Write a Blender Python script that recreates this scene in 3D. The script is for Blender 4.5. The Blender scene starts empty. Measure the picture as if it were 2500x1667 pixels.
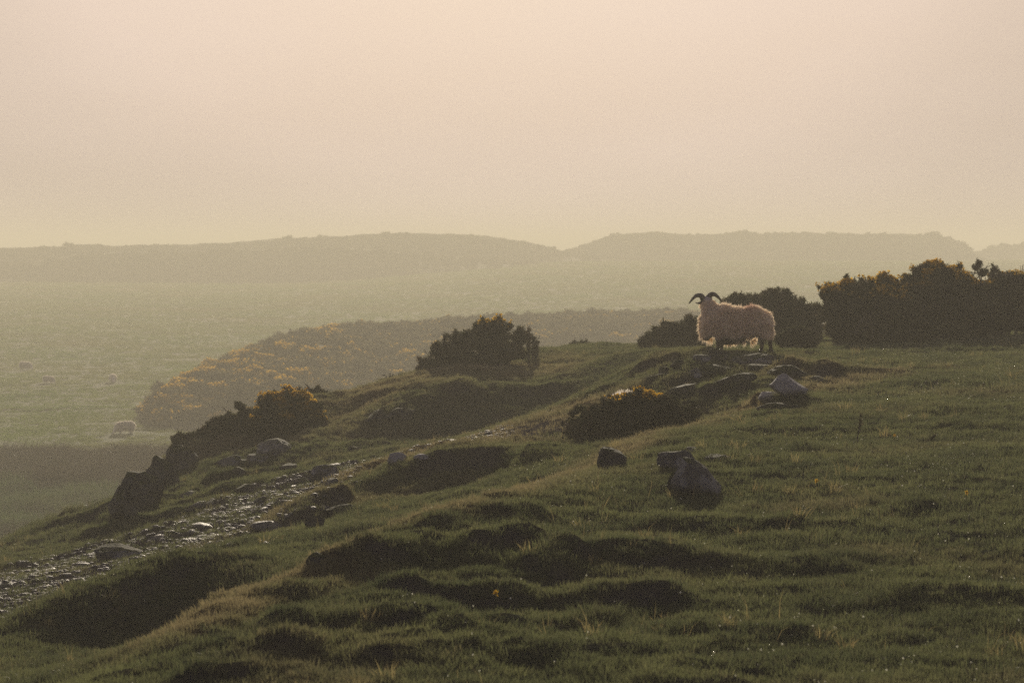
import bpy, math, random
import numpy as np
from mathutils import Vector, Matrix, Euler

random.seed(7)
R = np.random.RandomState(11)
S = bpy.context.scene
C = S.collection
F = 6000.0          # focal length in photo pixels (photo is 2500 wide)
HOR = 605.0         # photo row of the true horizon
CZ = 11.3           # camera height above the valley field

# ------------------------------------------------------------------ camera, world, sun, exposure
cam_d = bpy.data.cameras.new('camera'); cam = bpy.data.objects.new('camera', cam_d); C.objects.link(cam)
cam.location = (0, 0, CZ); cam.rotation_euler = (math.radians(90), 0, 0)
cam_d.sensor_width = 36; cam_d.lens = 86.4; cam_d.shift_y = -(833.5-HOR)/2500
cam_d.clip_start = 0.2; cam_d.clip_end = 20000
cam_d.dof.use_dof = True; cam_d.dof.focus_distance = 28; cam_d.dof.aperture_fstop = 5.6
S.camera = cam

SUN_EL = math.radians(14); SUN_AZ = math.radians(-0.5)     # azimuth from +Y towards +X
w = bpy.data.worlds.new('World'); S.world = w; w.use_nodes = True
nt = w.node_tree; nt.nodes.clear()
out = nt.nodes.new('ShaderNodeOutputWorld'); bg = nt.nodes.new('ShaderNodeBackground')
sky = nt.nodes.new('ShaderNodeTexSky'); sky.sky_type = 'NISHITA'; sky.sun_disc = False
sky.sun_elevation = SUN_EL; sky.sun_rotation = SUN_AZ
sky.air_density = 1.0; sky.dust_density = 6.0; sky.ozone_density = 1.0; sky.altitude = 0
# thin high haze: an even warm veil over the clear-sky colours
veil = nt.nodes.new('ShaderNodeMix'); veil.data_type = 'RGBA'
tc = nt.nodes.new('ShaderNodeTexCoord'); mp = nt.nodes.new('ShaderNodeMapping'); mp.inputs['Scale'].default_value = (1.2, 1.2, 5)
no = nt.nodes.new('ShaderNodeTexNoise'); no.inputs['Scale'].default_value = 2.2; no.inputs['Detail'].default_value = 3
mr = nt.nodes.new('ShaderNodeMapRange'); mr.inputs['To Min'].default_value = 0.95; mr.inputs['To Max'].default_value = 1.0
nt.links.new(tc.outputs['Generated'], mp.inputs['Vector']); nt.links.new(mp.outputs[0], no.inputs['Vector'])
nt.links.new(no.outputs['Fac'], mr.inputs['Value']); nt.links.new(mr.outputs[0], veil.inputs['Factor'])
nt.links.new(sky.outputs[0], veil.inputs['A'])
geo = nt.nodes.new('ShaderNodeVectorMath'); geo.operation = 'DOT_PRODUCT'
nrm = nt.nodes.new('ShaderNodeVectorMath'); nrm.operation = 'NORMALIZE'
nt.links.new(tc.outputs['Generated'], nrm.inputs[0]); nt.links.new(nrm.outputs[0], geo.inputs[0])
geo.inputs[1].default_value = (math.sin(SUN_AZ)*math.cos(SUN_EL), math.cos(SUN_AZ)*math.cos(SUN_EL), math.sin(SUN_EL))
ramp = nt.nodes.new('ShaderNodeValToRGB'); cr = ramp.color_ramp; cr.interpolation = 'EASE'
cr.elements[0].position = 0.0; cr.elements[0].color = (.165, .152, .235, 1)
cr.elements[1].position = 1.0; cr.elements[1].color = (.76, .63, .54, 1)
for ps, cl_ in ((.35, (.175, .158, .235, 1)), (.70, (.235, .22, .30, 1)), (.88, (.41, .365, .37, 1)), (.955, (.54, .445, .385, 1)), (.981, (.62, .505, .43, 1)), (.989, (.745, .605, .525, 1))):
    e_ = cr.elements.new(ps); e_.color = cl_
hm = nt.nodes.new('ShaderNodeMapRange'); hm.inputs['From Min'].default_value = -1; hm.inputs['From Max'].default_value = 1
nt.links.new(geo.outputs['Value'], hm.inputs['Value']); nt.links.new(hm.outputs[0], ramp.inputs['Fac'])
up_ = nt.nodes.new('ShaderNodeVectorMath'); up_.operation = 'SCALE'; mr2 = nt.nodes.new('ShaderNodeMapRange'); mr2.inputs['From Min'].default_value = .3; mr2.inputs['From Max'].default_value = .7; mr2.inputs['To Min'].default_value = 10.6; mr2.inputs['To Max'].default_value = 12.9
nt.links.new(no.outputs['Fac'], mr2.inputs['Value']); nt.links.new(mr2.outputs[0], up_.inputs['Scale'])
nt.links.new(ramp.outputs['Color'], up_.inputs[0]); nt.links.new(up_.outputs[0], veil.inputs['B'])
nt.links.new(veil.outputs['Result'], bg.inputs['Color']); bg.inputs['Strength'].default_value = 0.085
nt.links.new(bg.outputs[0], out.inputs['Surface'])

sd = bpy.data.lights.new('sun', 'SUN'); sun = bpy.data.objects.new('sun', sd); C.objects.link(sun)
sd.energy = 5.0; sd.angle = math.radians(0.8); sd.color = (1.0, 0.86, 0.66)
sdir = Vector((math.sin(SUN_AZ)*math.cos(SUN_EL), math.cos(SUN_AZ)*math.cos(SUN_EL), math.sin(SUN_EL)))
sun.rotation_euler = sdir.to_track_quat('Z', 'Y').to_euler(); sun.location = (0, 60, 60)

S.view_settings.view_transform = 'Standard'; S.view_settings.look = 'None'
S.view_settings.exposure = 0.0; S.view_settings.gamma = 1.0; S.view_settings.use_curve_mapping = False
S.render.engine = 'CYCLES'
S.cycles.use_denoising = False; S.cycles.max_bounces = 6; S.cycles.volume_bounces = 1
S.cycles.diffuse_bounces = 3; S.cycles.glossy_bounces = 2; S.cycles.transmission_bounces = 3; S.cycles.transparent_max_bounces = 4
S.cycles.caustics_reflective = False; S.cycles.caustics_refractive = False
S.cycles.sample_clamp_indirect = 4.0

HAZE = 0.0020
# ------------------------------------------------------------------ helpers
def tag(o, label=None, cat=None, group=None, kind=None):
    if label: o['label'] = label
    if cat: o['category'] = cat
    if group: o['group'] = group
    if kind: o['kind'] = kind
    return o

def mesh_obj(name, V, Fc, mat, parent=None, smooth=False, attrs=None, mats=None, midx=None):
    me = bpy.data.meshes.new(name)
    V = np.asarray(V, dtype=np.float32); Fc = np.asarray(Fc, dtype=np.int32)
    n = Fc.shape[1]
    me.vertices.add(len(V)); me.vertices.foreach_set('co', V.ravel())
    me.loops.add(Fc.size); me.loops.foreach_set('vertex_index', Fc.ravel())
    me.polygons.add(len(Fc)); me.polygons.foreach_set('loop_start', np.arange(0, Fc.size, n, dtype=np.int32))
    me.polygons.foreach_set('loop_total', np.full(len(Fc), n, dtype=np.int32))
    if smooth: me.polygons.foreach_set('use_smooth', np.ones(len(Fc), dtype=bool))
    if mats:
        for m in mats: me.materials.append(m)
        if midx is not None: me.polygons.foreach_set('material_index', np.asarray(midx, dtype=np.int32))
    elif mat: me.materials.append(mat)
    if attrs:
        for k, v in attrs.items():
            a = me.attributes.new(k, 'FLOAT', 'POINT'); a.data.foreach_set('value', np.asarray(v, dtype=np.float32))
    me.update(calc_edges=True)
    o = bpy.data.objects.new(name, me); C.objects.link(o)
    if parent is not None: o.parent = parent
    return o

def empty(name, loc, rz=0.0):
    o = bpy.data.objects.new(name, None); C.objects.link(o); o.location = loc; o.rotation_euler = (0, 0, rz)
    o.empty_display_size = 0.2
    return o

def world(px, py, Y): return np.array([(px-1250)/F*Y, Y, CZ + (HOR-py)/F*Y])

def _hash(ix, iy, seed):
    n = (ix.astype(np.int64)*374761393 + iy.astype(np.int64)*668265263 + seed*2147483647) & 0x7fffffff
    n = (n ^ (n >> 13)) * 1274126177 & 0x7fffffff
    n = (n ^ (n >> 16)) & 0x7fffffff
    return n / float(0x7fffffff)

def noise2(x, y, seed=0):
    x = np.asarray(x, dtype=np.float64); y = np.asarray(y, dtype=np.float64)
    ix = np.floor(x); iy = np.floor(y); fx = x-ix; fy = y-iy
    r = 0
    sx = fx*fx*fx*(fx*(fx*6-15)+10); sy = fy*fy*fy*(fy*(fy*6-15)+10)
    def g(dx, dy):
        a = _hash(ix+dx, iy+dy, seed)*2*math.pi
        return np.cos(a)*(fx-dx) + np.sin(a)*(fy-dy)
    return 1.45*((g(0,0)*(1-sx)+g(1,0)*sx)*(1-sy) + (g(0,1)*(1-sx)+g(1,1)*sx)*sy)

def fbm(x, y, o=3, seed=0, gain=0.5):
    r = 0; a = 1
    for i in range(o):
        r = r + a*noise2(x*2**i, y*2**i, seed+i*17); a *= gain
    return r

def sstep(a, b, x):
    t = np.clip((x-a)/(b-a), 0, 1); return t*t*(3-2*t)

# ------------------------------------------------------------------ materials
def new_mat(name):
    m = bpy.data.materials.new(name); m.use_nodes = True; m.node_tree.nodes.clear()
    return m, m.node_tree

def N(nt, t, **kw):
    n = nt.nodes.new(t)
    for k, v in kw.items():
        if hasattr(n, k): setattr(n, k, v)
        else: n.inputs[k.replace('_', ' ')].default_value = v
    return n

def mixc(nt, f, a, b, blend='MIX'):
    m = nt.nodes.new('ShaderNodeMix'); m.data_type = 'RGBA'; m.blend_type = blend
    for s, v in (('Factor', f), ('A', a), ('B', b)):
        if hasattr(v, 'links') or hasattr(v, 'is_linked'): nt.links.new(v, m.inputs[s])
        elif isinstance(v, (tuple, list)): m.inputs[s].default_value = (*v, 1)
        else: m.inputs[s].default_value = v
    return m.outputs['Result']

def noise_n(nt, scale, detail=4, rough=0.55, co='Object', lo=0.35, hi=0.65, dist=0.0, sc=None):
    tc = nt.nodes.new('ShaderNodeTexCoord')
    n = N(nt, 'ShaderNodeTexNoise', Scale=scale, Detail=detail, Roughness=rough, Distortion=dist)
    src = tc.outputs[co]
    if sc:
        mp = nt.nodes.new('ShaderNodeMapping'); mp.inputs['Scale'].default_value = sc
        nt.links.new(src, mp.inputs['Vector']); src = mp.outputs[0]
    nt.links.new(src, n.inputs['Vector'])
    r = N(nt, 'ShaderNodeMapRange'); r.inputs['From Min'].default_value = lo; r.inputs['From Max'].default_value = hi
    nt.links.new(n.outputs['Fac'], r.inputs['Value'])
    return r.outputs[0]

def attr(nt, name, typ='GEOMETRY'):
    a = nt.nodes.new('ShaderNodeAttribute'); a.attribute_name = name; a.attribute_type = typ
    return a.outputs['Fac']

def finish(m, nt, col, rough=0.85, spec=0.3, trans=0.0, tcol=None, bump=None, bstr=0.3, bdist=0.02, wrap=None):
    p = nt.nodes.new('ShaderNodeBsdfPrincipled'); p.inputs['Roughness'].default_value = rough
    p.inputs['Specular IOR Level'].default_value = spec
    if isinstance(col, tuple): p.inputs['Base Color'].default_value = (*col, 1)
    else: nt.links.new(col, p.inputs['Base Color'])
    if bump is not None:
        b = nt.nodes.new('ShaderNodeBump'); b.inputs['Strength'].default_value = bstr; b.inputs['Distance'].default_value = bdist
        nt.links.new(bump, b.inputs['Height']); nt.links.new(b.outputs[0], p.inputs['Normal'])
    sh = p.outputs[0]
    if trans > 0:
        t = nt.nodes.new('ShaderNodeBsdfTranslucent')
        c = tcol if tcol is not None else col
        if isinstance(c, tuple): t.inputs['Color'].default_value = (*c, 1)
        else: nt.links.new(c, t.inputs['Color'])
        mx = nt.nodes.new('ShaderNodeMixShader'); mx.inputs[0].default_value = trans
        nt.links.new(sh, mx.inputs[1]); nt.links.new(t.outputs[0], mx.inputs[2]); sh = mx.outputs[0]
    o = nt.nodes.new('ShaderNodeOutputMaterial'); nt.links.new(sh, o.inputs['Surface'])
    return m

def mat_turf():
    m, nt = new_mat('turf')
    g = mixc(nt, noise_n(nt, 1.3, 5), (.022, .028, .022), (.040, .048, .033))
    g = mixc(nt, noise_n(nt, 14, 5, .7), g, (.040, .036, .024))
    br = mixc(nt, noise_n(nt, 9, 5, .7), (.055, .038, .022), (.10, .072, .040))
    c = mixc(nt, attr(nt, 'dry'), g, br)
    so = mixc(nt, noise_n(nt, 22, 6, .7), (.031, .027, .030), (.066, .056, .054))
    c = mixc(nt, attr(nt, 'soil'), c, so)
    return finish(m, nt, c, rough=1, spec=0, bump=noise_n(nt, 30, 6, .75), bstr=.7, bdist=.03)

def mat_blade(name, ca, cb, dry, trans=.5, spec=.2, rough=.5):
    m, nt = new_mat(name)
    c = mixc(nt, attr(nt, 'rnd', 'INSTANCER'), ca, cb)
    c = mixc(nt, attr(nt, 'dry', 'INSTANCER'), c, dry)
    c2 = mixc(nt, 1.0, c, (1.75, 1.8, 1.25), 'MULTIPLY')
    return finish(m, nt, c, rough=rough, spec=spec, trans=trans, tcol=c2)

def mat_rock(name, a, b, lichen=(.30, .29, .26), lamt=.7, moss=0.0, rough=.85, spec=.12):
    m, nt = new_mat(name)
    c = mixc(nt, noise_n(nt, 5, 6, .65), a, b)
    c = mixc(nt, noise_n(nt, 40, 4, .7, lo=.45, hi=.7), c, tuple(x*.5 for x in a))
    l = noise_n(nt, 6.5, 4, .6, lo=.52, hi=.57)
    ml = N(nt, 'ShaderNodeMath', operation='MULTIPLY'); nt.links.new(l, ml.inputs[0]); ml.inputs[1].default_value = lamt
    c = mixc(nt, ml.outputs[0], c, lichen)
    if moss > 0:
        geo = nt.nodes.new('ShaderNodeNewGeometry'); sx = nt.nodes.new('ShaderNodeSeparateXYZ'); nt.links.new(geo.outputs['Normal'], sx.inputs[0])
        n = noise_n(nt, 6, 5, .6, lo=.2, hi=.8)
        ad = N(nt, 'ShaderNodeMath', operation='ADD'); nt.links.new(sx.outputs['Z'], ad.inputs[0]); nt.links.new(n, ad.inputs[1])
        r = N(nt, 'ShaderNodeMapRange'); r.inputs['From Min'].default_value = 1.55-moss; r.inputs['From Max'].default_value = 1.75-moss
        nt.links.new(ad.outputs[0], r.inputs['Value'])
        c = mixc(nt, r.outputs[0], c, (.040, .046, .016))
    return finish(m, nt, c, rough=rough, spec=spec, bump=noise_n(nt, 16, 8, .7), bstr=.9, bdist=.035)

M = {}
M['turf'] = mat_turf()
M['blade'] = mat_blade('grass_blade', (.036, .043, .029), (.084, .090, .052), (.135, .110, .080))
M['rock'] = mat_rock('grey_rock', (.095, .088, .086), (.18, .17, .16), moss=.35)
M['rock_dark'] = mat_rock('dark_rock', (.042, .038, .038), (.085, .078, .074), lamt=.2, moss=.6)
M['rock_pale'] = mat_rock('pale_rock', (.27, .255, .235), (.37, .35, .32), lamt=.35)
M['stone'] = mat_rock('path_stone', (.075, .068, .062), (.17, .15, .135), lamt=.2, rough=.62, spec=.4)

# ------------------------------------------------------------------ near hillside: height from surveyed points
CP = [  # (photo column, photo row, distance in metres)
 # near spur, its crest falling left
 (330,1667,13.0),(430,1590,14),(600,1500,15.4),(800,1400,17),(1000,1315,18.6),(1200,1235,20.3),(1400,1160,22.8),(1550,1085,26),(1700,1050,27.8),(1850,1000,30.5),(2000,960,32.5),
 (700,1667,12),(1000,1667,12),(1300,1667,12.2),(1700,1667,12.2),(2100,1667,12.1),(2500,1667,12),
 (800,1530,14.2),(1100,1480,15.3),(1400,1420,16.2),(1300,1300,18.4),(1700,1400,16.4),(2100,1400,16),(2500,1400,15.8),
 (1600,1250,19.6),(1900,1200,20.6),(2200,1200,20.2),(2500,1200,19.8),(1800,1100,24),(2100,1080,25),(2500,1050,25.5),
 (2100,980,30),(2350,950,31.5),(2500,930,32.5),(2150,900,37),(2400,880,38.5),(2050,862,41.5),(2250,842,44.5),(2450,820,47.5),
 (2100,825,52),(2300,812,55),(2500,800,55),(1950,845,47),
 # hollow behind the near spur
 (0,1667,15.5),(150,1640,15.8),(250,1600,16.6),(480,1590,17.2),(650,1530,17.5),(750,1430,18.4),(850,1365,20.0),(1000,1300,21.2),(1150,1235,23.5),(1300,1185,25),(1450,1120,28.5),(1400,1095,30),(1250,1150,27.6),
 (1150,1200,27.8),(1000,1225,26.5),(900,1250,25.6),(820,1290,24),(1620,1060,31),(1500,1085,31),(1750,1022,32),
 # dark earth mound
 (200,1580,18.0),(350,1590,18.4),(500,1580,18.2),(190,1560,18.3),(250,1470,19.0),(350,1425,19.5),(450,1395,19.8),(560,1370,19.9),(600,1365,20.0),(720,1345,21.0),(800,1300,22.4),(640,1315,24),(450,1490,19.1),(620,1420,19.0),
 (0,1590,17.6),(100,1500,21),(0,1540,20),(300,1395,23.5),(500,1330,25),
 # path trough
 (0,1440,24),(200,1385,25.5),(400,1305,28),(600,1240,30),(800,1172,32.5),(950,1122,35),(1100,1082,38),(1200,1062,40.5),(1350,1030,43),
 (0,1400,28),(150,1360,30),
 # middle spur crest and face
 (1250,1040,34),(1400,990,36),(1100,1090,32),(1000,1120,30.6),(960,1140,30),(1250,1110,30.4),(970,1205,28.0),(1100,1150,29),(1300,1145,28.6),(750,1290,26),(800,1255,27),(900,1190,28.8),(1330,1060,32.5),
 # rocky knoll under the ram
 (1800,857,40),(1700,862,39.4),(1880,880,38.2),(1780,885,38.0),(1650,925,36),(1800,930,35.2),(1700,985,33.2),(1850,962,33),(1950,900,36.2),(1980,940,34),(1620,905,38.5),(1580,880,42),(1650,868,43),(1500,930,40),(1500,870,48),(1820,862,42),(1950,862,43),
 # far shelf
 (900,1082,42.9),(1000,1060,43.2),(1150,1040,43.7),(1300,1010,44.3),(950,1010,44.0),(1050,985,44.4),(1200,978,45),(1350,955,46),(1100,940,46.5),(1250,930,47.5),(1400,900,50),(1200,900,50),(1300,860,56),(1400,848,59),(1550,845,58),(1700,848,54),(1200,868,56),(1850,846,52),
 (1100,890,53),(1000,912,51.5),(900,945,49.5),(780,970,48.5),(700,990,47.5),(600,1015,46.6),(500,1060,46),(420,1105,45.4),
 (850,1015,46.3),(700,1045,46.0),(600,1100,45.0),(750,1085,43.0),(500,1140,44.5),(800,1095,40.5),(650,1160,39.5),
 (330,1195,42.6),(420,1175,43.6),(300,1255,42.4),(400,1210,38),(400,1250,35),(250,1268,41.5),(150,1297,40),(0,1337,38),(-150,1390,36),(200,1320,34),(0,1365,33),(560,1185,36.5),
]
CPW = [world(*p) for p in CP]
# ground that falls away behind the skyline, down to the valley floor
for X, Y, z in [(-14,40,2),(-12,46,1.5),(-9,50,2.5),(-6,55,3.5),(-3,60,4.5),(0,64,5.5),(3,66,6.8),(6,66,7.6),(10,66,8.5),(15,66,9),(20,66,9),
                (-18,44,0),(-14,54,-1.5),(-9,62,-1.5),(-4,72,-1),(2,82,-1),(8,88,0),(16,90,1),(26,90,2),(-20,60,-2.5),(-14,72,-2.5),(0,95,-2.5),(10,105,-2),(25,110,-2),
                (-9,30,7.3),(-10,36,5.5),(-7,22,8.1),(-6,16,8.3),(-5,12,8.6),(6,12,9.2),(8,18,9.35),(11,25,9.5),(14,35,9.65),(18,48,9.7),(0,7,9.4),(-3,7,9.2),(4,7,9.4),(-5,4,9.2),(5,4,9.5),(0,4,9.5)]:
    CPW.append(np.array([X, Y, z]))
CPW = np.array(CPW)

def tps_fit(P, z, lam=1e-3):
    n = len(P); d = np.linalg.norm(P[:, None]-P[None], axis=2)
    K = np.where(d > 0, d*d*np.log(d+1e-12), 0) + lam*np.eye(n)
    A = np.zeros((n+3, n+3)); A[:n, :n] = K; A[:n, n] = 1; A[:n, n+1:] = P; A[n, :n] = 1; A[n+1:, :n] = P.T
    return np.linalg.solve(A, np.concatenate([z, [0, 0, 0]]))
SC = np.array([1.0, 0.75])
TP = CPW[:, :2]*SC; TW = tps_fit(TP, CPW[:, 2], 0.02)
def tps(X, Y):
    q = np.stack([X.ravel()*SC[0], Y.ravel()*SC[1]], 1); out = np.empty(len(q))
    for i in range(0, len(q), 40000):
        b = q[i:i+40000]
        d2 = (b[:, None, 0]-TP[None, :, 0])**2 + (b[:, None, 1]-TP[None, :, 1])**2
        K = 0.5*d2*np.log(d2+1e-12)
        out[i:i+40000] = K@TW[:-3] + TW[-3] + b@TW[-2:]
    return out.reshape(X.shape)

UN, YN = 620, 660
U0, U1, Y0, Y1 = -0.30, 0.30, 6.0, 110.0
ug = np.linspace(U0, U1, UN); lg = np.linspace(math.log(Y0), math.log(Y1), YN)
LY, UU = np.meshgrid(lg, ug, indexing='ij'); GY = np.exp(LY); GX = UU*GY
# coarse spline grid, upsampled
cu = np.linspace(U0, U1, 156); cl = np.linspace(math.log(Y0), math.log(Y1), 221)
cL, cU = np.meshgrid(cl, cu, indexing='ij'); cZ = tps(cU*np.exp(cL), np.exp(cL))
def bil(G, u, l):
    a = np.clip((u-U0)/(U1-U0)*(G.shape[1]-1), 0, G.shape[1]-1.001); b = np.clip((l-lg[0])/(lg[-1]-lg[0])*(G.shape[0]-1), 0, G.shape[0]-1.001)
    i = a.astype(int); j = b.astype(int); fa = a-i; fb = b-j
    return (G[j, i]*(1-fa)+G[j, i+1]*fa)*(1-fb) + (G[j+1, i]*(1-fa)+G[j+1, i+1]*fa)*fb
GZ = bil(cZ, UU, LY)

def base_hit(px, py, G=None):
    """distance at which the sight line through a photo point first meets the ground"""
    G = GZ if G is None else G
    ys = np.exp(np.linspace(math.log(7), math.log(75), 1500)); u = (px-1250)/F
    z = bil(G, np.full_like(ys, u), np.log(ys)); ray = CZ + (HOR-py)/F*ys
    k = np.nonzero(ray <= z)[0]
    return ys[k[0]] if len(k) else None

def polydist(P, X, Y):
    """signed distance to a polyline (positive = farther from the camera side) and end fade"""
    best = np.full(X.shape, 1e9); sg = np.zeros(X.shape); fade = np.ones(X.shape)
    L = np.concatenate([[0], np.cumsum(np.linalg.norm(np.diff(P, axis=0), axis=1))]); T = L[-1]
    for i in range(len(P)-1):
        a, b = P[i], P[i+1]; d = b-a; n = np.dot(d, d)
        t = np.clip(((X-a[0])*d[0]+(Y-a[1])*d[1])/n, 0, 1)
        dx = X-(a[0]+t*d[0]); dy = Y-(a[1]+t*d[1]); r = np.hypot(dx, dy)
        s = np.sign(d[0]*dy - d[1]*dx)*(1 if d[0] >= 0 else -1)
        m = r < best; best[m] = r[m]; sg[m] = s[m]
        along = (L[i]+t*math.sqrt(n))/T
        fade[m] = (sstep(0, .22, along)*sstep(1, .78, along))[m]
    return best*sg, fade

def add_ridge(P, h, wf, wb):
    P = np.asarray(P, float)
    mn = P.min(0)-3.2*max(wf, wb); mx = P.max(0)+3.2*max(wf, wb)
    m = (GX > mn[0]) & (GX < mx[0]) & (GY > mn[1]) & (GY < mx[1])
    if not m.any(): return
    j = np.nonzero(m.any(1))[0]; i = np.nonzero(m.any(0))[0]
    sl = (slice(j[0], j[-1]+1), slice(i[0], i[-1]+1))
    X = GX[sl]; Y = GY[sl]
    wob = 0.22*noise2(X*1.7+3, Y*1.7, 5)
    d, f = polydist(P, X, Y+wob*max(.3, wb*.6))
    w_ = np.where(d < 0, wf, wb)
    GZ[sl] += h*f*np.exp(-(d/w_)**2)*(m[sl])

def img_ridge(pts, h, wf, wb, base=None):
    P = []
    for px, py in pts:
        y = base_hit(px, py, BASE)
        if y: P.append(((px-1250)/F*y, y))
    if len(P) > 1: add_ridge(P, h*(.5 if (P[0][1] < 22 and h < .25) else 1.0), wf*.8, wb*.75)
BASE = GZ.copy()

# broad lumps and close-cropped unevenness
near = 1-sstep(62, 75, GY)
def blob(px, py, rx, ry, G=BASE):
    y = base_hit(px, py, G); x = (px-1250)/F*y
    return np.exp(-((GX-x)/rx)**2 - ((GY-y)/ry)**2)
lumpy = .15 + 0*GX
for b in [(900,1450,1.6,2.2),(1200,1330,1.4,2.2),(700,1600,1.4,1.6),(1450,1400,.9,1.6),(1150,1600,1.5,1.3),(1000,1040,2.2,3),(1200,930,2.5,4),(700,1120,3.0,5),(500,1250,2.5,6),(300,1300,2.5,6),(450,1200,3,6),(600,1120,3,5),(1750,930,2.2,4.5),(1650,900,1.5,3),(1150,1110,1.4,2)]:
    lumpy = np.maximum(lumpy, blob(*b))
lumpy = np.clip(lumpy, 0, 1)
wx = GX + .5*noise2(GX*.8, GY*.8, 31); wy = GY + .5*noise2(GX*.8+9, GY*.8, 32)
l1 = noise2(wx/1.5, wy/1.25, 1); l1 = np.where(l1 > 0, l1, l1*.6)
rid = 1-np.abs(noise2(wx/1.9+4, wy/1.1, 2))*2.2
rough_ = np.zeros_like(GX)
for b in [(450,1200,2.6,4.5),(600,1130,2.6,4),(1740,925,1.7,3.6),(1150,1110,1.5,2),(1020,1050,2.5,2.5)]: rough_ = np.maximum(rough_, blob(*b))
GZ += near*rough_*(.07*(1-2.4*np.abs(noise2(wx/.9, wy/.8, 8))) + .04*noise2(GX/.33, GY/.3, 9))
GZ += near*(lumpy*np.interp(GY, [15, 26], [.55, 1.0])*(.045*l1 + .030*np.clip(rid, -1, 1)) + (.022+.036*lumpy)*noise2(GX/.42, GY/.42, 3) + .016*noise2(GX/.17, GY/.2, 4))

# sheep-trodden terracettes: short steps whose steep side faces the camera
rt = np.random.RandomState(5)
for _ in range(420):
    y = 12 + 38*rt.rand()**1.15; u = rt.uniform(-.2, .2); x = u*y
    lv = bil(lumpy, np.array([u]), np.array([math.log(y)]))[0]
    if rt.rand() > .25+lv: continue
    L = rt.uniform(.5, 1.9); a = rt.normal(.55 if u < .04 else 0, .25); c = rt.normal(0, .15)
    P = [(x+L*(t-.5)*math.cos(a), y+L*(t-.5)*math.sin(a)*1.4+c*math.sin(t*3.1)) for t in np.linspace(0, 1, 5)]
    add_ridge(P, rt.uniform(.03, .09)*(.5+.6*lv), rt.uniform(.06, .11), rt.uniform(.2, .55))
# the larger banks seen in the photo
img_ridge([(380,1640),(430,1595),(600,1505),(800,1405),(1000,1318),(1200,1240),(1350,1182)], .15, .75, .35)
img_ridge([(200,1560),(260,1480),(360,1425),(460,1395),(570,1370)], .22, .20, 1.0)
img_ridge([(960,1203),(1020,1165),(1120,1150),(1230,1140),(1330,1135)], .20, .10, .9)
img_ridge([(745,1290),(775,1250),(830,1235),(880,1215)], .24, .09, .6)
img_ridge([(1820,1005),(1900,993),(1990,992)], .14, .09, .5)
img_ridge([(1340,1205),(1400,1190),(1460,1192)], .07, .08, .5)
img_ridge([(900,1400),(980,1375),(1080,1345)], .16, .16, .7)
img_ridge([(450,1640),(560,1560),(700,1490),(850,1440)], .16, .14, .6)
img_ridge([(560,1530),(700,1440),(860,1385)], .12, .12, .5)
img_ridge([(900,1530),(1050,1470),(1200,1450)], .12, .12, .5)
img_ridge([(1000,1640),(1180,1600),(1350,1600)], .12, .12, .5)
img_ridge([(1180,1330),(1280,1290),(1400,1290)], .13, .13, .6)
img_ridge([(1100,1345),(1250,1355),(1380,1345)], .11, .12, .6)
img_ridge([(1400,1330),(1520,1360),(1640,1400)], .09, .12, .5)
img_ridge([(600,1590),(760,1560),(950,1555)], .14, .16, .6)
img_ridge([(440,1650),(600,1625),(800,1620)], .12, .14, .5)
img_ridge([(50,1310),(200,1280),(330,1245),(480,1215)], .12, .12, .6)
img_ridge([(100,1345),(300,1300),(450,1262),(620,1225)], .13, .12, .6)
img_ridge([(820,985),(950,965),(1080,960),(1200,975)], .14, .2, .8)
img_ridge([(900,940),(1050,915),(1200,915)], .10, .15, .6)
img_ridge([(1100,975),(1250,965),(1420,945)], .12, .2, .9)
img_ridge([(1640,960),(1720,920),(1850,905)], .12, .1, .6)
img_ridge([(1680,930),(1760,900),(1850,885)], .10, .1, .5)
img_ridge([(1880,925),(1960,915),(2030,925)], .13, .12, .6)
img_ridge([(1700,990),(1760,960),(1800,955)], .10, .1, .5)
for a, b in [(2150,1245),(2350,1180),(1850,1330),(2300,1420),(2050,1500),(2250,1570),(1650,1560),(2420,1290),(1950,1110),(2300,1050)]:
    img_ridge([(a-80, b), (a, b-8), (a+80, b)], .035, .12, .4)

LATE = GZ.copy()
def ground_hit(px, py):
    for k in range(40):
        y = base_hit(px, py+2*k, GZ)
        if y: return y
    return 45.0
def gz(x, y):
    x = np.atleast_1d(x); y = np.atleast_1d(y); return bil(GZ, x/y, np.log(y))
def on_ground(px, py):
    y = ground_hit(px, py); x = (px-1250)/F*y; return Vector((x, y, float(gz(x, y)[0])))

# dry-grass and bare-soil masks (brown where the turf really is dry or worn)
def band(pts, w):
    P = []
    for px, py in pts:
        y = base_hit(px, py, BASE)
        if y: P.append(((px-1250)/F*y, y))
    d, f = polydist(np.array(P), GX, GY); return np.exp(-(d/w)**2)
dry = np.zeros_like(GX)
dry = np.maximum(dry, .85*band([(430,1590),(600,1500),(800,1400),(1000,1315),(1200,1235),(1400,1160),(1550,1085),(1700,1045),(1850,1000),(2000,960),(2150,915)], .42))
dry = np.maximum(dry, 1.1*band([(1000,1120),(1100,1100),(1250,1055),(1400,1000)], 1.1))
dry = np.maximum(dry, .7*band([(850,1000),(950,945),(1100,915),(1300,900)], 2.0))
dry = np.maximum(dry, .6*band([(500,1330),(700,1275),(900,1215)], .5))
dry = np.maximum(dry, .5*band([(350,1180),(550,1120),(750,1075)], 1.5))
dry = np.maximum(dry, .7*band([(1900,900),(2000,930)], .7))
nz = fbm(GX*1.3, GY*1.0, 4, 40)
dry = np.clip(dry*(1+.9*nz) + .5*np.clip(fbm(GX*.6, GY*.4, 3, 44)-.1, 0, 1), 0, 1)
pathd = band([(-100,1480),(100,1420),(300,1350),(500,1275),(700,1205),(850,1155),(950,1120),(1080,1085),(1200,1062)], 1.0)
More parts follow.
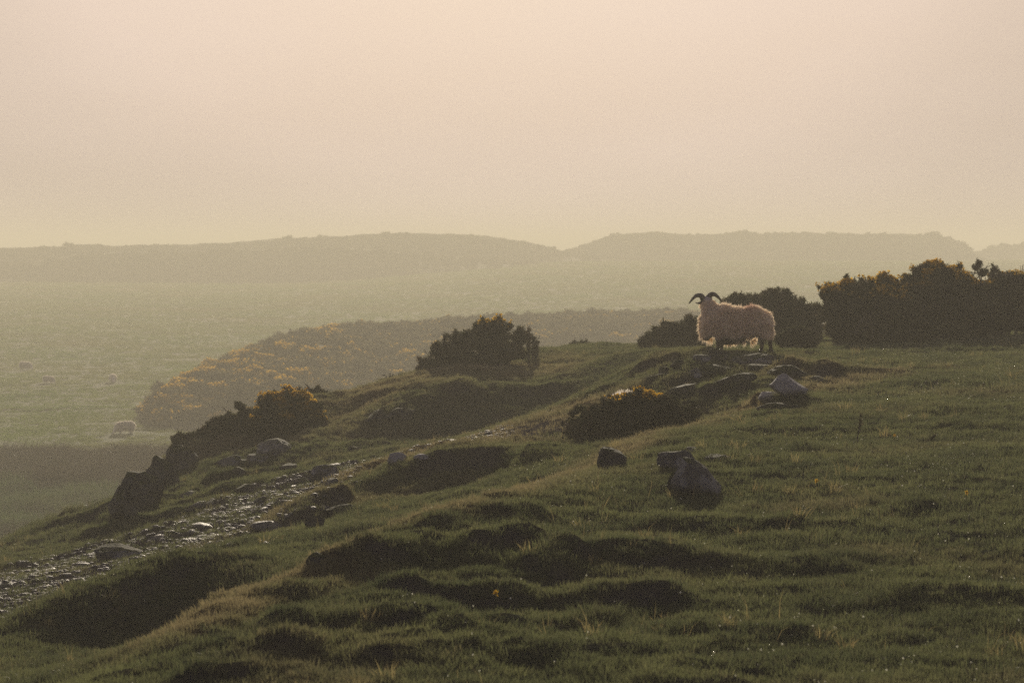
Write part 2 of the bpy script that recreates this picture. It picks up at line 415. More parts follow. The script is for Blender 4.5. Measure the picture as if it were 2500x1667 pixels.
PATHW = np.interp(GY, [22, 28, 34, 38, 41], [2.6, 2.0, 1.4, .7, .2])
dpath, _ = polydist(np.array([((px-1250)/F*y, y) for px, py in [(-100,1470),(100,1410),(300,1340),(500,1268),(700,1200),(850,1150),(950,1118),(1080,1085),(1200,1062)] for y in [base_hit(px, py, BASE)] if y]), GX, GY)
dpathn = np.abs(dpath)/PATHW + .35*nz
pathm = 1-sstep(.75, 1.15, dpathn)
# steep faces are bare soil
gzy, gzx = np.gradient(GZ); 
dzdy = gzy/np.gradient(GY, axis=0)
steep = sstep(.42, .75, dzdy)
soil = np.clip(np.maximum(pathm, steep*.85), 0, 1)
GZ += pathm*(.02*noise2(GX/.25, GY/.3, 60) - .03)

idx = np.arange(UN*YN).reshape(YN, UN)
Fq = np.stack([idx[:-1, :-1], idx[:-1, 1:], idx[1:, 1:], idx[1:, :-1]], -1).reshape(-1, 4)
hill = mesh_obj('hillside', np.stack([GX, GY, GZ], -1).reshape(-1, 3), Fq, M['turf'], smooth=True, attrs={'dry': dry.ravel(), 'soil': soil.ravel()})
tag(hill, kind='structure')

# ------------------------------------------------------------------ valley field and far hills
def field_h(X, Y):
    h = (3.9+3.7*sstep(-50, 20, X))*np.clip((Y-240)/350, 0, 1)**1.15 + .25*noise2(X/40, Y/40, 70)*sstep(60, 200, Y)
    h = h + .15*np.exp(-((Y-176-.12*X+3*noise2(X/9, 0*Y, 170))/1.3)**2)*sstep(-60, -30, -np.abs(X+20)+0)
    return h
fy = np.concatenate([np.linspace(40, 300, 131), np.geomspace(302, 700, 150)[:-1], np.geomspace(700, 6000, 60)]); fu = np.linspace(-.55, .55, 190)
FYg, FU = np.meshgrid(fy, fu, indexing='ij'); FX = FU*FYg
FZ = field_h(FX, FYg) + .10*fbm(FX/9, FYg/5, 3, 71) + .05*fbm(FX/2.2, FYg/2.2, 2, 72)*(FYg < 350)
m, nt = new_mat('pasture')
c = mixc(nt, noise_n(nt, .05, 5, .6), (.075, .115, .024), (.105, .140, .032))
c = mixc(nt, noise_n(nt, .018, 4, .6, sc=(.4, 1, 1)), c, (.060, .070, .024))
c = mixc(nt, noise_n(nt, .35, 6, .7, sc=(.5, 1, 1)), c, (.085, .095, .034))
c = mixc(nt, attr(nt, 'marsh'), c, mixc(nt, noise_n(nt, .6, 5), (.040, .032, .020), (.055, .06, .026)))
M['pasture'] = finish(m, nt, c, rough=.95, spec=.1, bump=noise_n(nt, 1.5, 8, .75), bstr=.8, bdist=.25)
marsh = sstep(136, 124, FYg + 5*noise2(FX/8, FYg/8, 73) + (FX+24)*.5)
ix = np.arange(FX.size).reshape(FX.shape)
o = mesh_obj('field', np.stack([FX, FYg, FZ], -1).reshape(-1, 3), np.stack([ix[:-1, :-1], ix[:-1, 1:], ix[1:, 1:], ix[1:, :-1]], -1).reshape(-1, 4), M['pasture'], smooth=True, attrs={'marsh': marsh.ravel()})
tag(o, kind='structure')

m, nt = new_mat('hill_scrub')
c = mixc(nt, noise_n(nt, .045, 6, .6), (.055, .058, .028), (.10, .098, .045))
c = mixc(nt, noise_n(nt, .25, 6, .7), c, (.05, .036, .022))
M['hill'] = finish(m, nt, c, rough=.95, spec=.05, bump=noise_n(nt, .35, 8, .7), bstr=1, bdist=2)

def hill_mesh(name, sky_pts, D0, D1, base_z, seed, rough=.35):
    """a ridge whose crest follows the surveyed skyline at distance D(px)"""
    s = np.array(sky_pts, float); px = np.linspace(s[0, 0], s[-1, 0], 420)
    py = np.interp(px, s[:, 0], s[:, 1]); D = np.interp(px, [s[0, 0], s[-1, 0]], [D0, D1])
    X = (px-1250)/F*D; Zc = CZ + (HOR-py)/F*D
    t = np.linspace(-1, 1, 46)
    T, XX = np.meshgrid(t, X, indexing='ij'); ZC = np.broadcast_to(Zc, T.shape); DD = np.broadcast_to(D, T.shape)
    front = 38.0; prof = np.where(T < 0, (1+T)**.75*(1 - .10*T), 1 - .6*T**1.5)
    prof = np.where(T < 0, sstep(-1.05, .35, T)/sstep(-1.05, .35, 0), 1-.55*T**1.4)
    YY = DD + T*front
    bz = field_h(XX, YY)-1.5 + 0*base_z
    ZZ = bz + (ZC-bz)*prof + rough*fbm(XX/7, YY/7, 4, seed)*np.clip(prof, .2, 1)
    k = np.arange(T.size).reshape(T.shape)
    o = mesh_obj(name, np.stack([XX, YY, ZZ], -1).reshape(-1, 3), np.stack([k[:-1, :-1], k[:-1, 1:], k[1:, 1:], k[1:, :-1]], -1).reshape(-1, 4), M['hill'], smooth=True)
    tag(o, kind='structure')
    return XX, YY, ZZ
q = 1.063
LSK = [(a*q, b*q) for a, b in [(-500,580),(0,571),(90,567),(220,561),(300,565),(420,561),(525,557),(600,550),(700,545),(800,541),(870,536),(930,534),(1000,537),(1080,539),(1150,546),(1210,556),(1260,568),(1290,578),(1400,600),(1500,610)]]
RSK = [(a*q, b*q) for a, b in [(1150,612),(1230,600),(1290,579),(1330,567),(1370,552),(1410,538),(1470,534),(1500,532),(1560,537),(1620,539),(1660,537),(1710,530),(1760,537),(1830,532),(1900,536),(2000,538),(2100,538),(2140,537),(2190,552),(2225,579),(2260,600),(2330,611)]]
RSK2 = [(a*q, b*q) for a, b in [(2130,606),(2190,586),(2225,580),(2250,577),(2300,565),(2352,561),(2600,552),(2900,560)]]
FSK = [(a*q, b*q) for a, b in [(-500,640),(-100,622),(0,612),(60,602),(130,592),(250,580),(400,576),(560,574),(800,570),(1000,585),(1150,600),(1300,612)]]
H1 = hill_mesh('hills', LSK, 600, 650, 0, 81)
H2 = hill_mesh('hills', RSK, 690, 690, 0, 82)
H3 = hill_mesh('hills', RSK2, 780, 740, 0, 83)
H4 = hill_mesh('hills', FSK, 560, 600, 0, 84)

# gorse-covered rise in the middle distance
RG = np.array([world(*p) for p in [(250,985,166),(345,975,170),(420,932,175),(500,905,179),(600,880,185),(680,850,192),(760,827,200),(850,812,206),(950,812,210),(1100,798,217),(1300,790,228),(1450,782,238),(1700,775,250),(1900,778,258),(2300,780,270)]])
def rise(X, Y):
    d, _ = polydist(RG[:, :2], X, Y)
    # crest height at nearest x
    hc = np.interp(X, RG[:, 0], RG[:, 2])
    wd = np.where(d < 0, np.interp(X, [-28, -20, 0, 40], [5, 13, 24, 34]), 16)
    e = sstep(-27.5, -21, X)
    return -.6 + (hc+.6)*np.exp(-(np.abs(d)/wd)**2.2)*e
xs = np.linspace(-38, 60, 300); ys = np.linspace(135, 320, 260); RY, RX = np.meshgrid(ys, xs, indexing='ij')
RZ = rise(RX, RY) + .25*fbm(RX/6, RY/6, 3, 90); k = np.arange(RX.size).reshape(RX.shape)
o = mesh_obj('heath_rise', np.stack([RX, RY, RZ], -1).reshape(-1, 3), np.stack([k[:-1, :-1], k[:-1, 1:], k[1:, 1:], k[1:, :-1]], -1).reshape(-1, 4), M['hill'], smooth=True)
tag(o, kind='structure')

# ------------------------------------------------------------------ haze: one even, closed box of air
m, nt = new_mat('haze_air')
pv = nt.nodes.new('ShaderNodeVolumePrincipled'); pv.inputs['Color'].default_value = (.94, .91, .74, 1)
pv.inputs['Density'].default_value = HAZE; pv.inputs['Anisotropy'].default_value = .12
oo = nt.nodes.new('ShaderNodeOutputMaterial'); nt.links.new(pv.outputs[0], oo.inputs['Volume'])
hx, hy0, hy1, hz0, hz1 = 3600, -40, 6100, -4.2, 19.5
V = [(a, b, c_) for a in (-hx, hx) for b in (hy0, hy1) for c_ in (hz0, hz1)]
hb = mesh_obj('haze', V, [(0,1,3,2),(4,6,7,5),(0,4,5,1),(2,3,7,6),(0,2,6,4),(1,5,7,3)], m)
tag(hb, 'pale warm haze filling the whole valley', 'haze', kind='stuff')

# ------------------------------------------------------------------ geometry-node scattering (grass and other uncountable growth)
def proto_collection(name, objs):
    c = bpy.data.collections.new(name)
    for o in objs:
        C.objects.unlink(o); c.objects.link(o)
    return c

def scatter(name, pts, scl, rot, pidx, coll, attrs, label, cat, top=True, parent=None):
    me = bpy.data.meshes.new(name); n = len(pts)
    me.vertices.add(n); me.vertices.foreach_set('co', np.asarray(pts, dtype=np.float32).ravel())
    def fa(k, v):
        a = me.attributes.new(k, 'FLOAT', 'POINT'); a.data.foreach_set('value', np.asarray(v, dtype=np.float32))
    fa('scl', scl)
    a = me.attributes.new('rotv', 'FLOAT_VECTOR', 'POINT'); a.data.foreach_set('vector', np.asarray(rot, dtype=np.float32).ravel())
    a = me.attributes.new('pidx', 'INT', 'POINT'); a.data.foreach_set('value', np.asarray(pidx, dtype=np.int32))
    for k, v in attrs.items(): fa(k, v)
    o = bpy.data.objects.new(name, me); C.objects.link(o)
    if parent: o.parent = parent
    g = bpy.data.node_groups.new(name+'_nodes', 'GeometryNodeTree')
    g.interface.new_socket('Geometry', in_out='INPUT', socket_type='NodeSocketGeometry'); g.interface.new_socket('Geometry', in_out='OUTPUT', socket_type='NodeSocketGeometry')
    gi = g.nodes.new('NodeGroupInput'); go = g.nodes.new('NodeGroupOutput')
    mp_ = g.nodes.new('GeometryNodeMeshToPoints'); ci = g.nodes.new('GeometryNodeCollectionInfo'); ip = g.nodes.new('GeometryNodeInstanceOnPoints')
    ci.inputs['Collection'].default_value = coll; ci.inputs['Separate Children'].default_value = True; ci.inputs['Reset Children'].default_value = True
    ip.inputs['Pick Instance'].default_value = True
    def na(nm, t):
        n = g.nodes.new('GeometryNodeInputNamedAttribute'); n.data_type = t; n.inputs['Name'].default_value = nm; return n.outputs['Attribute']
    g.links.new(gi.outputs[0], mp_.inputs['Mesh']); g.links.new(mp_.outputs[0], ip.inputs['Points']); g.links.new(ci.outputs[0], ip.inputs['Instance'])
    g.links.new(na('pidx', 'INT'), ip.inputs['Instance Index']); g.links.new(na('scl', 'FLOAT'), ip.inputs['Scale'])
    e2r = g.nodes.new('FunctionNodeEulerToRotation'); g.links.new(na('rotv', 'FLOAT_VECTOR'), e2r.inputs[0]); g.links.new(e2r.outputs[0], ip.inputs['Rotation'])
    g.links.new(ip.outputs[0], go.inputs[0])
    md = o.modifiers.new('scatter', 'NODES'); md.node_group = g
    tag(o, label, cat, kind='stuff')
    return o

def tuft(name, n, h, spread, wdt, seed, mat, curl=.5, seg=2):
    r = np.random.RandomState(seed); V = []; Fc = []
    for i in range(n):
        a = r.rand()*6.283; rr = spread*math.sqrt(r.rand()); x, y = rr*math.cos(a), rr*math.sin(a)
        hh = h*r.uniform(.45, 1.0); la = a + r.normal(0, .9); lean = r.uniform(.1, curl)*hh
        fa_ = r.rand()*6.283; dx, dy = math.cos(fa_)*wdt/2, math.sin(fa_)*wdt/2
        mx, my = x+lean*.35*math.cos(la), y+lean*.35*math.sin(la); tx, ty = x+lean*math.cos(la), y+lean*math.sin(la)
        b = len(V)
        V += [(x-dx, y-dy, -.01), (x+dx, y+dy, -.01), (mx+dx*.8, my+dy*.8, hh*.6), (mx-dx*.8, my-dy*.8, hh*.6), (tx, ty, hh)]
        Fc += [(b, b+1, b+2), (b, b+2, b+3), (b+3, b+2, b+4)]
    return mesh_obj(name, V, Fc, mat)

tufts = [tuft('grass_tuft', 22, .042, .055, .0035, s, M['blade'], curl=.9) for s in range(5)] + [tuft('grass_tuft', 24, .085, .05, .0038, 20+s, M['blade'], curl=1.0) for s in range(3)]
tuftc = proto_collection('grass_tufts', tufts)
def make_grass(name, y0, y1, dens, seed, scale, label):
    r = np.random.RandomState(seed); area = .23*2*(y1*y1-y0*y0)/2; n = int(area*dens)
    y = np.sqrt(r.rand(n)*(y1*y1-y0*y0)+y0*y0); u = r.uniform(-.23, .23, n); x = u*y
    l = np.log(y); z = bil(GZ, u, l); so = bil(pathm, u, l); st = bil(steep, u, l); dr = bil(dry, u, l)
    patch = noise2(x/.7, y/.7, 100)
    ramd = ((x-3.68)/.62)**2+((y-39.5)/.5)**2
    keep = ((ramd > 1) | (r.rand(n) < .08)) & (r.rand(n) > so*.72) & (r.rand(n) > st*.75) & (z > 3) & (r.rand(n) < .78+.45*patch)
    x, y, z, dr = x[keep], y[keep], z[keep], dr[keep]; n = len(x)
    tall = (noise2(x/1.1+7, y/.9, 101) > .42) & (r.rand(n) < .5)
    p = np.where(tall, 5+r.randint(0, 3, n), r.randint(0, 5, n))
    rot = np.stack([r.normal(0, .15, n), r.normal(0, .15, n), r.rand(n)*6.283], 1)
    return scatter(name, np.stack([x, y, z], 1), r.uniform(.7, 1.25, n)*scale, rot, p, tuftc, {'dry': np.clip(dr+r.normal(0, .12, n), 0, 1), 'rnd': np.clip(.5+.6*noise2(x/.9, y/.9, 102)+r.normal(0, .2, n), 0, 1)}, label, 'grass')
make_grass('grass', 8.5, 17, 520, 1, 1.0, 'short dewy grass covering the near slope')
make_grass('grass', 17, 30, 300, 2, 1.1, 'cropped turf grass on the middle of the slope around the boulders')
make_grass('grass', 30, 66, 130, 3, 1.35, 'distant cropped grass on the hill shelf under and behind the ram')

# ------------------------------------------------------------------ rocks
import bmesh
def ico(sub):
    bm = bmesh.new(); bmesh.ops.create_icosphere(bm, subdivisions=sub, radius=1.0)
    V = np.array([v.co[:] for v in bm.verts]); Fc = np.array([[v.index for v in f.verts] for f in bm.faces]); bm.free()
    return V, Fc
ICO = {k: ico(k) for k in (1, 2, 3, 4, 5)}
def fbm3(V, sc, o, seed):
    x, y, z = V[:, 0]*sc, V[:, 1]*sc, V[:, 2]*sc
    return (fbm(x+z*.37, y-z*.61, o, seed) + fbm(y*.9+5, z+x*.41, o, seed+7) + fbm(z*.95-x*.3, x+y*.3+9, o, seed+13))/2.0

def rock_geo(seed, sub=4, cuts=9, rough=.10, peak=0.0):
    r = np.random.RandomState(seed); V, Fc = ICO[sub]; V = V.copy()
    for i in range(cuts):
        n = r.normal(size=3); n[2] = abs(n[2])*.9 - .15; n /= np.linalg.norm(n); d = r.uniform(.50, .85)
        e = V@n - d; V -= np.outer(np.clip(e, 0, None)*.92, n)
    V *= (1 + rough*fbm3(V, 1.6, 4, seed) + rough*.35*fbm3(V, 6, 3, seed+3))[:, None]
    V /= np.abs(V).max(0)
    if peak: V[:, 0] += peak*np.clip(V[:, 2], 0, 1)**1.5*(1-np.abs(V[:, 0]))
    return V, Fc

def rock(px, py, wpx, hpx, seed, mat, label, cat='rock', name='boulder', depth=.9, bury=.35, tilt=0, peak=0, group=None, sub=4, cuts=9, yoff=0, rough=.10, taper=0):
    """rock seen with its foot at (px, py) on the ground, wpx wide and hpx high in the photo"""
    p = on_ground(px, py); k = p.y/F; W = wpx*k; H = hpx*k
    D = max(W*depth, H*.8); p.y += D*.4 + yoff; p.x = (px-1250)/F*p.y
    V, Fc = rock_geo(seed, sub, cuts, rough, peak)
    ca, sa = math.cos(tilt), math.sin(tilt)
    if taper: V[:, :2] *= (1-taper*np.clip((V[:, 2:3]+.3)/1.3, 0, 1)); V[:, 0] += peak*np.clip((V[:, 2]+.3)/1.3, 0, 1)
    V = V*np.array([W/2, D/2, H*(1+bury)/2])
    V = np.stack([V[:, 0]*ca - V[:, 2]*sa, V[:, 1], V[:, 0]*sa + V[:, 2]*ca], 1)
    V[:, 2] += H - V[:, 2].max()
    g0 = float(gz(p.x, p.y - D*.4)[0])
    o = mesh_obj(name, V, Fc, mat, smooth=False); o.location = (p.x, p.y, g0)
    sm = np.full(len(Fc), cat not in ('crag', 'ledge')); o.data.polygons.foreach_set('use_smooth', sm)
    tag(o, label, cat, group)
    return o
RK, RD, RP = M['rock'], M['rock_dark'], M['rock_pale']
ROCKS = [
 (1702,1212,135,92,1,RK,'large dark boulder blotched with pale lichen, pointed top, in the grass right of centre','boulder',dict(peak=-.18, taper=.35)),
 (1648,1145,98,44,2,RK,'low rounded lichen boulder just behind the pointed blotched one','boulder',{}),
 (1655,1198,64,50,3,RD,'dark mossy stone leaning against the left side of the pointed blotched boulder','boulder',{}),
 (1690,1104,44,12,4,RK,'small grey stone on the brown grass behind the pair of lichen boulders','rock',{}),
 (1757,1128,80,16,5,RK,'flat grey slab lying level with the turf right of the lichen boulders','rock',dict(bury=.8)),
 (1488,1142,84,48,6,RD,'dark mossy boulder with a pale lichen tip below the low gorse bush','boulder',dict(peak=-.1)),
 (1928,972,108,52,7,RP,'pale angular boulder, the largest light rock on the knoll below the ram','boulder',dict(peak=-.32, cuts=12, taper=.72, rough=.05)),
 (1878,990,56,28,8,RP,'small pale rounded rock left of the pale angular boulder','rock',{}),
 (1838,896,110,32,9,RK,'grey tilted slab on top of the knoll under the ram','rock',dict(tilt=.12, depth=.6)),
 (1752,884,48,32,10,RD,'dark rounded rock under the front feet of the ram','rock',{}),
 (1657,898,46,20,11,RD,'dark domed rock at the left end of the knoll below the ram','rock',{}),
 (1625,914,36,18,12,RD,'small dark rock lowest on the left end of the knoll','rock',{}),
 (1712,888,50,22,13,RK,'grey sloping slab left of the front feet of the ram','rock',dict(tilt=.3)),
 (1694,925,44,28,14,RK,'grey slab set upright in the turf of the knoll left side','rock',dict(tilt=.5)),
 (1995,930,46,12,15,RK,'thin grey ledge showing in the turf right of the pale angular boulder','rock',{}),
 (308,1268,88,106,16,RD,'tall dark crag with an overhanging left face at the end of the left ridge','crag',dict(cuts=16, depth=1.2, bury=.1, rough=.2, sub=3)),
 (352,1240,100,88,17,RD,'broad broken block joined to the right side of the tall dark crag','crag',dict(cuts=14, depth=1.0, rough=.2, sub=3)),
 (394,1195,96,84,18,RD,'dark stepped rock above the crag on the left ridge','crag',dict(cuts=16, rough=.2, sub=3)),
 (440,1150,90,64,19,RD,'dark jagged rock on the left ridge under the dark scrub','crag',dict(cuts=15, rough=.2, sub=3)),
 (672,1118,112,44,20,RK,'long grey rounded outcrop in the shaded slope of the left ridge','boulder',dict(tilt=.15)),
 (632,1135,62,26,21,RK,'grey rock at the lower left of the long rounded outcrop','rock',{}),
 (562,1142,64,28,22,RK,'mossy topped grey boulder in the shaded slope above the path','boulder',{}),
 (585,1160,44,20,23,RD,'small dark rock below the mossy topped grey boulder','rock',{}),
 (792,1172,80,38,24,RK,'moss-covered boulder at the upper edge of the stony path','boulder',dict(tilt=.2)),
 (740,1182,36,16,25,RD,'small dark rock left of the moss-covered boulder by the path','rock',{}),
 (812,1186,42,16,26,RK,'low smooth stone below the moss-covered boulder by the path','rock',{}),
 (972,1130,52,24,27,RP,'pale grey boulder at the head of the stony path','boulder',{}),
 (1030,1122,56,12,28,RP,'flat pale slab at the head of the stony path','rock',dict(bury=.8)),
 (768,1292,50,32,30,RD,'squat dark block at the end of the bank below the path','rock',dict(cuts=12)),
 (648,1302,62,24,32,RK,'low rounded grey boulder at the lower edge of the stony path','boulder',{}),
 (772,1378,58,26,33,RD,'dim low stone in the shaded green hollow','rock',{}),
 (285,1368,120,36,34,RK,'long low hump of grey bedrock crossing the stony path','boulder',dict(tilt=.1)),
 (978,1034,74,34,35,RD,'rounded mossy boulder in the dark hollow below the shelf','boulder',{}),
 (925,1040,66,36,36,RD,'mossy hump left of the rounded boulder in the dark hollow','boulder',{}),
]
ROCKS += [
 (1600,940,110,26,41,RD,'long mossy ledge low on the left flank of the knoll','ledge',dict(tilt=.25, depth=.5, cuts=12)),
 (1720,915,130,26,42,RD,'mossy ledge crossing the middle of the knoll under the tilted slab','ledge',dict(tilt=.16, depth=.5, cuts=12)),
 (1665,965,120,28,43,RD,'mossy ledge just above the gorse cushion on the knoll','ledge',dict(tilt=.3, depth=.5, cuts=12)),
 (1790,935,120,24,44,RD,'dark turf-topped ledge left of the pale angular boulder','ledge',dict(tilt=.15, depth=.5, cuts=12)),
 (1925,925,110,30,45,RD,'dark overhanging ledge above the pale angular boulder','ledge',dict(tilt=-.12, depth=.6, cuts=12)),
 (1850,910,90,20,46,RD,'narrow dark ledge right below the tilted slab','ledge',dict(tilt=-.05, depth=.5, cuts=12)),
 (1905,1004,120,20,48,RD,'low dark broken ledge below the pale angular boulder','ledge',dict(tilt=.08, depth=.5, cuts=12)),
 (830,1262,110,30,50,RD,'long dark rock lying along the bank below the path','ledge',dict(tilt=.3, depth=.5, cuts=12)),
]
for q_, (a, b, c_, lb_) in enumerate([
 (460,1215,34,'small dark stone half buried right of the broken block of the crag'),
 (540,1205,36,'half-buried grey stone alone in the middle of the rough slope above the path'),
 (600,1200,44,'wider half-buried dark stone touching the upper verge of the stony path'),
 (520,1235,34,'low half-buried stone nearest the left part of the stony path'),
 (590,1140,40,'half-buried stone between the long rounded outcrop and the mossy topped boulder'),
 (700,1150,40,'half-buried dark stone below the right end of the long rounded outcrop'),
 (640,1225,34,'small half-buried stone on the upper edge of the path, below the long outcrop'),
 (860,1105,34,'half-buried stone in the shaded turf above the head of the path')]):
    ROCKS.append((a, b, c_*1.3, c_*.42, 60+q_, RD if q_ % 3 else RK, lb_, 'rock', dict(tilt=.2, cuts=12)))
for px, py, wp, hp, sd_, mt, lb, ct, kw in ROCKS:
    rock(px, py, wp, hp, sd_, mt, lb, ct, name={'boulder': 'boulder', 'rock': 'rock', 'crag': 'crag', 'ledge': 'rock_ledge'}[ct], **kw)

# ------------------------------------------------------------------ the stony path
rs = np.random.RandomState(21)
stone_me = []
for i in range(10):
    V, Fc = rock_geo(300+i, 2, 9, .10); V = V*np.array([.5, .42, .20]); V[:, 2] -= .07
    o = mesh_obj('path_stone', V, Fc, M['stone'], smooth=False); stone_me.append(o.data); bpy.data.objects.remove(o)
cand = []
while len(cand) < 1100:
    py = rs.uniform(1065, 1470); px = rs.uniform(-60, 1150)
    y = ground_hit(px, py)
    if not y: continue
    x = (px-1250)/F*y
    pm = bil(np.abs(dpath)/PATHW, np.array([x/y]), np.array([math.log(y)]))[0]
    if pm > 1.15 or rs.rand() < max(0, pm-.3)*1.2: continue
    sz = .045 + .12*rs.rand()**2.5 + (.18 if rs.rand() < .05 else 0)
    cand.append((sz*F/y*(.6+.8*rs.rand()), x, y, sz))
cand.sort(key=lambda c: -c[0])
kept = []
for c in cand:
    if all((c[1]-q_[1])**2 + (c[2]-q_[2])**2 > (.38*(c[3]+q_[3]))**2 for q_ in kept): kept.append(c)
    if len(kept) >= 290: break
for _, x, y, sz in kept:
    z = float(gz(x, y)[0])
    o = bpy.data.objects.new('path_stone', stone_me[rs.randint(10)]); C.objects.link(o); o.parent = hill
    sy = sz*rs.uniform(.8, 1.3)
    o.location = (x, y, z-.012); o.scale = (sz*rs.uniform(1.0, 1.7), sy, sz*rs.uniform(.7, 1.3))
    o.rotation_euler = (rs.normal(.04, .12), rs.normal(-.06, .14), rs.normal(.2, .5))
grav = []
for i in range(4):
    V, Fc = rock_geo(400+i, 1, 6, .1); grav.append(mesh_obj('pebble', V*np.array([.5, .5, .26]), Fc, M['stone'], smooth=False))
gravc = proto_collection('pebbles', grav)
n = 34000; y = np.sqrt(rs.rand(n)*(43**2-20**2)+20**2); u = rs.uniform(-.24, 0, n); l = np.log(y)
pm = bil(np.abs(dpath)/PATHW, u, l); kp = (pm < 1.2) & (rs.rand(n) > np.clip(pm-.5, 0, 1)*1.2); y = y[kp]; u = u[kp]; x = u*y; n = len(x)
scatter('gravel', np.stack([x, y, gz(x, y)], 1), .02+.10*rs.rand(n)**2.5, np.stack([rs.normal(0, .2, n), rs.normal(0, .2, n), rs.rand(n)*6.28], 1), rs.randint(0, 4, n), gravc, {}, 'loose pebbles and broken stone between the larger path stones', 'gravel')

# ------------------------------------------------------------------ gorse
m, nt = new_mat('gorse_leaf')
c = mixc(nt, noise_n(nt, 3.5, 5, .6), (.026, .030, .014), (.064, .068, .030))
c = mixc(nt, noise_n(nt, 3, 5, .7, lo=.46, hi=.66), c, (.105, .072, .048))
M['gorse'] = finish(m, nt, c, rough=.7, spec=.2, trans=.4)
m, nt = new_mat('gorse_flower')
c = mixc(nt, noise_n(nt, 9, 3), (.50, .29, .02), (.66, .43, .04))
M['flower'] = finish(m, nt, c, rough=.6, spec=.2, trans=.5)
m, nt = new_mat('bark')
M['bark'] = finish(m, nt, mixc(nt, noise_n(nt, 20, 4), (.05, .038, .028), (.13, .105, .08)), rough=.9, spec=.2)
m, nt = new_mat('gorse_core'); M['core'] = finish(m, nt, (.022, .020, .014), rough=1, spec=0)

def unit(v): return v/np.maximum(np.linalg.norm(v, axis=-1, keepdims=True), 1e-9)
def sprigs(P, Dr, s, r, k=3, wd=.22, spread=.75):
    n = len(P); P = np.repeat(P, k, 0); Dr = unit(np.repeat(Dr, k, 0) + r.normal(0, spread, (n*k, 3)))
    L = (s*r.uniform(.5, 1.25, n*k))[:, None]
    sd_ = unit(np.cross(Dr, r.normal(size=(n*k, 3))))*L*wd
    tip = P+Dr*L
    V = np.stack([P-sd_*.5, P+sd_*.5, P+Dr*L*.55+sd_*.45, tip], 1).reshape(-1, 3)
    b = np.arange(n*k)[:, None]*4
    Fc = np.concatenate([b+np.array([[0, 1, 2]]), b+np.array([[0, 2, 3]])], 0)
    return V, Fc

def bush_geo(lobes, s, dens, r, flower=.0, fz=.25, sub=16, bump=.34, shoots=True):
    """lobes: (x, y, z, rx, ry, rz) metres. returns foliage, core and flower geometry"""
    FV = []; FF = []; CV = []; CF = []; YV = []; YF = []; nf = nc = ny = 0
    balls = []
    for (x, y, z, a, b, c_) in lobes:
        balls.append((x, y, z, a*.86, b*.86, c_*.86, 1.0))
        for i in range(sub//2):
            d = unit(r.normal(size=3)); d[2] = abs(d[2]); q_ = min(a, b, c_)*r.uniform(.10, .20)
            e_ = r.uniform(1.02, 1.28); balls.append((x+d[0]*a*e_, y+d[1]*b*e_, z+d[2]*c_*e_, q_, q_, q_*r.uniform(1, 1.8), 1.0))
        for i in range(sub//4 if shoots else 0):      # upright leading shoots
            d = unit(r.normal(size=3)); d[2] = abs(d[2])+.5; d = unit(d); q_ = s*r.uniform(.25, .45); up3 = unit(np.array([d[0]*.5, d[1]*.5, 1.0])+r.normal(0, .2, 3))
            for j in range(r.randint(1, 4)):
                balls.append((x+d[0]*a*.95+up3[0]*q_*1.5*j, y+d[1]*b*.95+up3[1]*q_*1.5*j, z+d[2]*c_*.95+up3[2]*q_*1.5*j, q_, q_, q_, 3.0))
        for i in range(sub):
            d = unit(r.normal(size=3)); d[2] = abs(d[2])*1.0-.25*r.rand(); d = unit(d)
            q_ = bump*r.uniform(.55, 1.15)*min(a, b, c_)
            balls.append((x+d[0]*a*.83, y+d[1]*b*.83, z+d[2]*c_*.83, q_, q_, q_*r.uniform(.8, 1.1), 1.3))
    iv, if_ = ICO[2]
    for (x, y, z, a, b, c_, dm) in balls:
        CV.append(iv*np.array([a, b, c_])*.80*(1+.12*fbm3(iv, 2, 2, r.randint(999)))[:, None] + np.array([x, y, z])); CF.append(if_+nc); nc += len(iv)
        n = int(dens*dm*4*(a*b+b*c_+a*c_)); d = unit(r.normal(size=(n, 3)))
        d = d[(d[:, 2] > -.55)]
        P = d*np.array([a, b, c_])*r.uniform(.80, 1.0, (len(d), 1)) + np.array([x, y, z])
        up = unit(d/np.array([a, b, c_])) + np.array([0, 0, .55])
        v, f = sprigs(P, unit(up), s, r); FV.append(v); FF.append(f+nf); nf += len(v)
        if flower > 0:
            pr = flower*np.clip((P[:, 2]-fz)*3, 0, 1)*np.clip(.25+noise2(P[:, 0]*3+5, P[:, 2]*4+P[:, 1]*2, 3)*1.6, 0, 1)*np.clip(d[:, 2]*1.5+.2, 0, 1)
            mk = r.rand(len(P)) < pr; Q = P[mk]+unit(up[mk])*s*.75
            if len(Q):
                v, f = sprigs(np.repeat(Q, 2, 0), np.repeat(unit(up[mk]), 2, 0), s*.55, r, k=2, wd=.9, spread=1.1)
                YV.append(v); YF.append(f+ny); ny += len(v)
    cat_ = lambda L: np.concatenate(L, 0) if L else None
    return cat_(FV), cat_(FF), cat_(CV), cat_(CF), cat_(YV), cat_(YF)

def tube_geo(paths):
    V = []; Fc = []
    for pts, r0, r1 in paths:
        pts = np.asarray(pts, float); n = len(pts); k = 5
        t = unit(np.gradient(pts, axis=0)); ref = np.array([.3, .8, .2]); a = unit(np.cross(t, ref)); b = np.cross(t, a)
        base = len(V)
        for i in range(n):
            rr = r0+(r1-r0)*i/(n-1)
            for j in range(k):
                th = 6.283*j/k; V.append(pts[i]+rr*(math.cos(th)*a[i]+math.sin(th)*b[i]))
        for i in range(n-1):
            for j in range(k):
                q0 = base+i*k+j; q1 = base+i*k+(j+1) % k; Fc += [(q0, q1, q1+k), (q0, q1+k, q0+k)]
    return np.array(V), np.array(Fc)

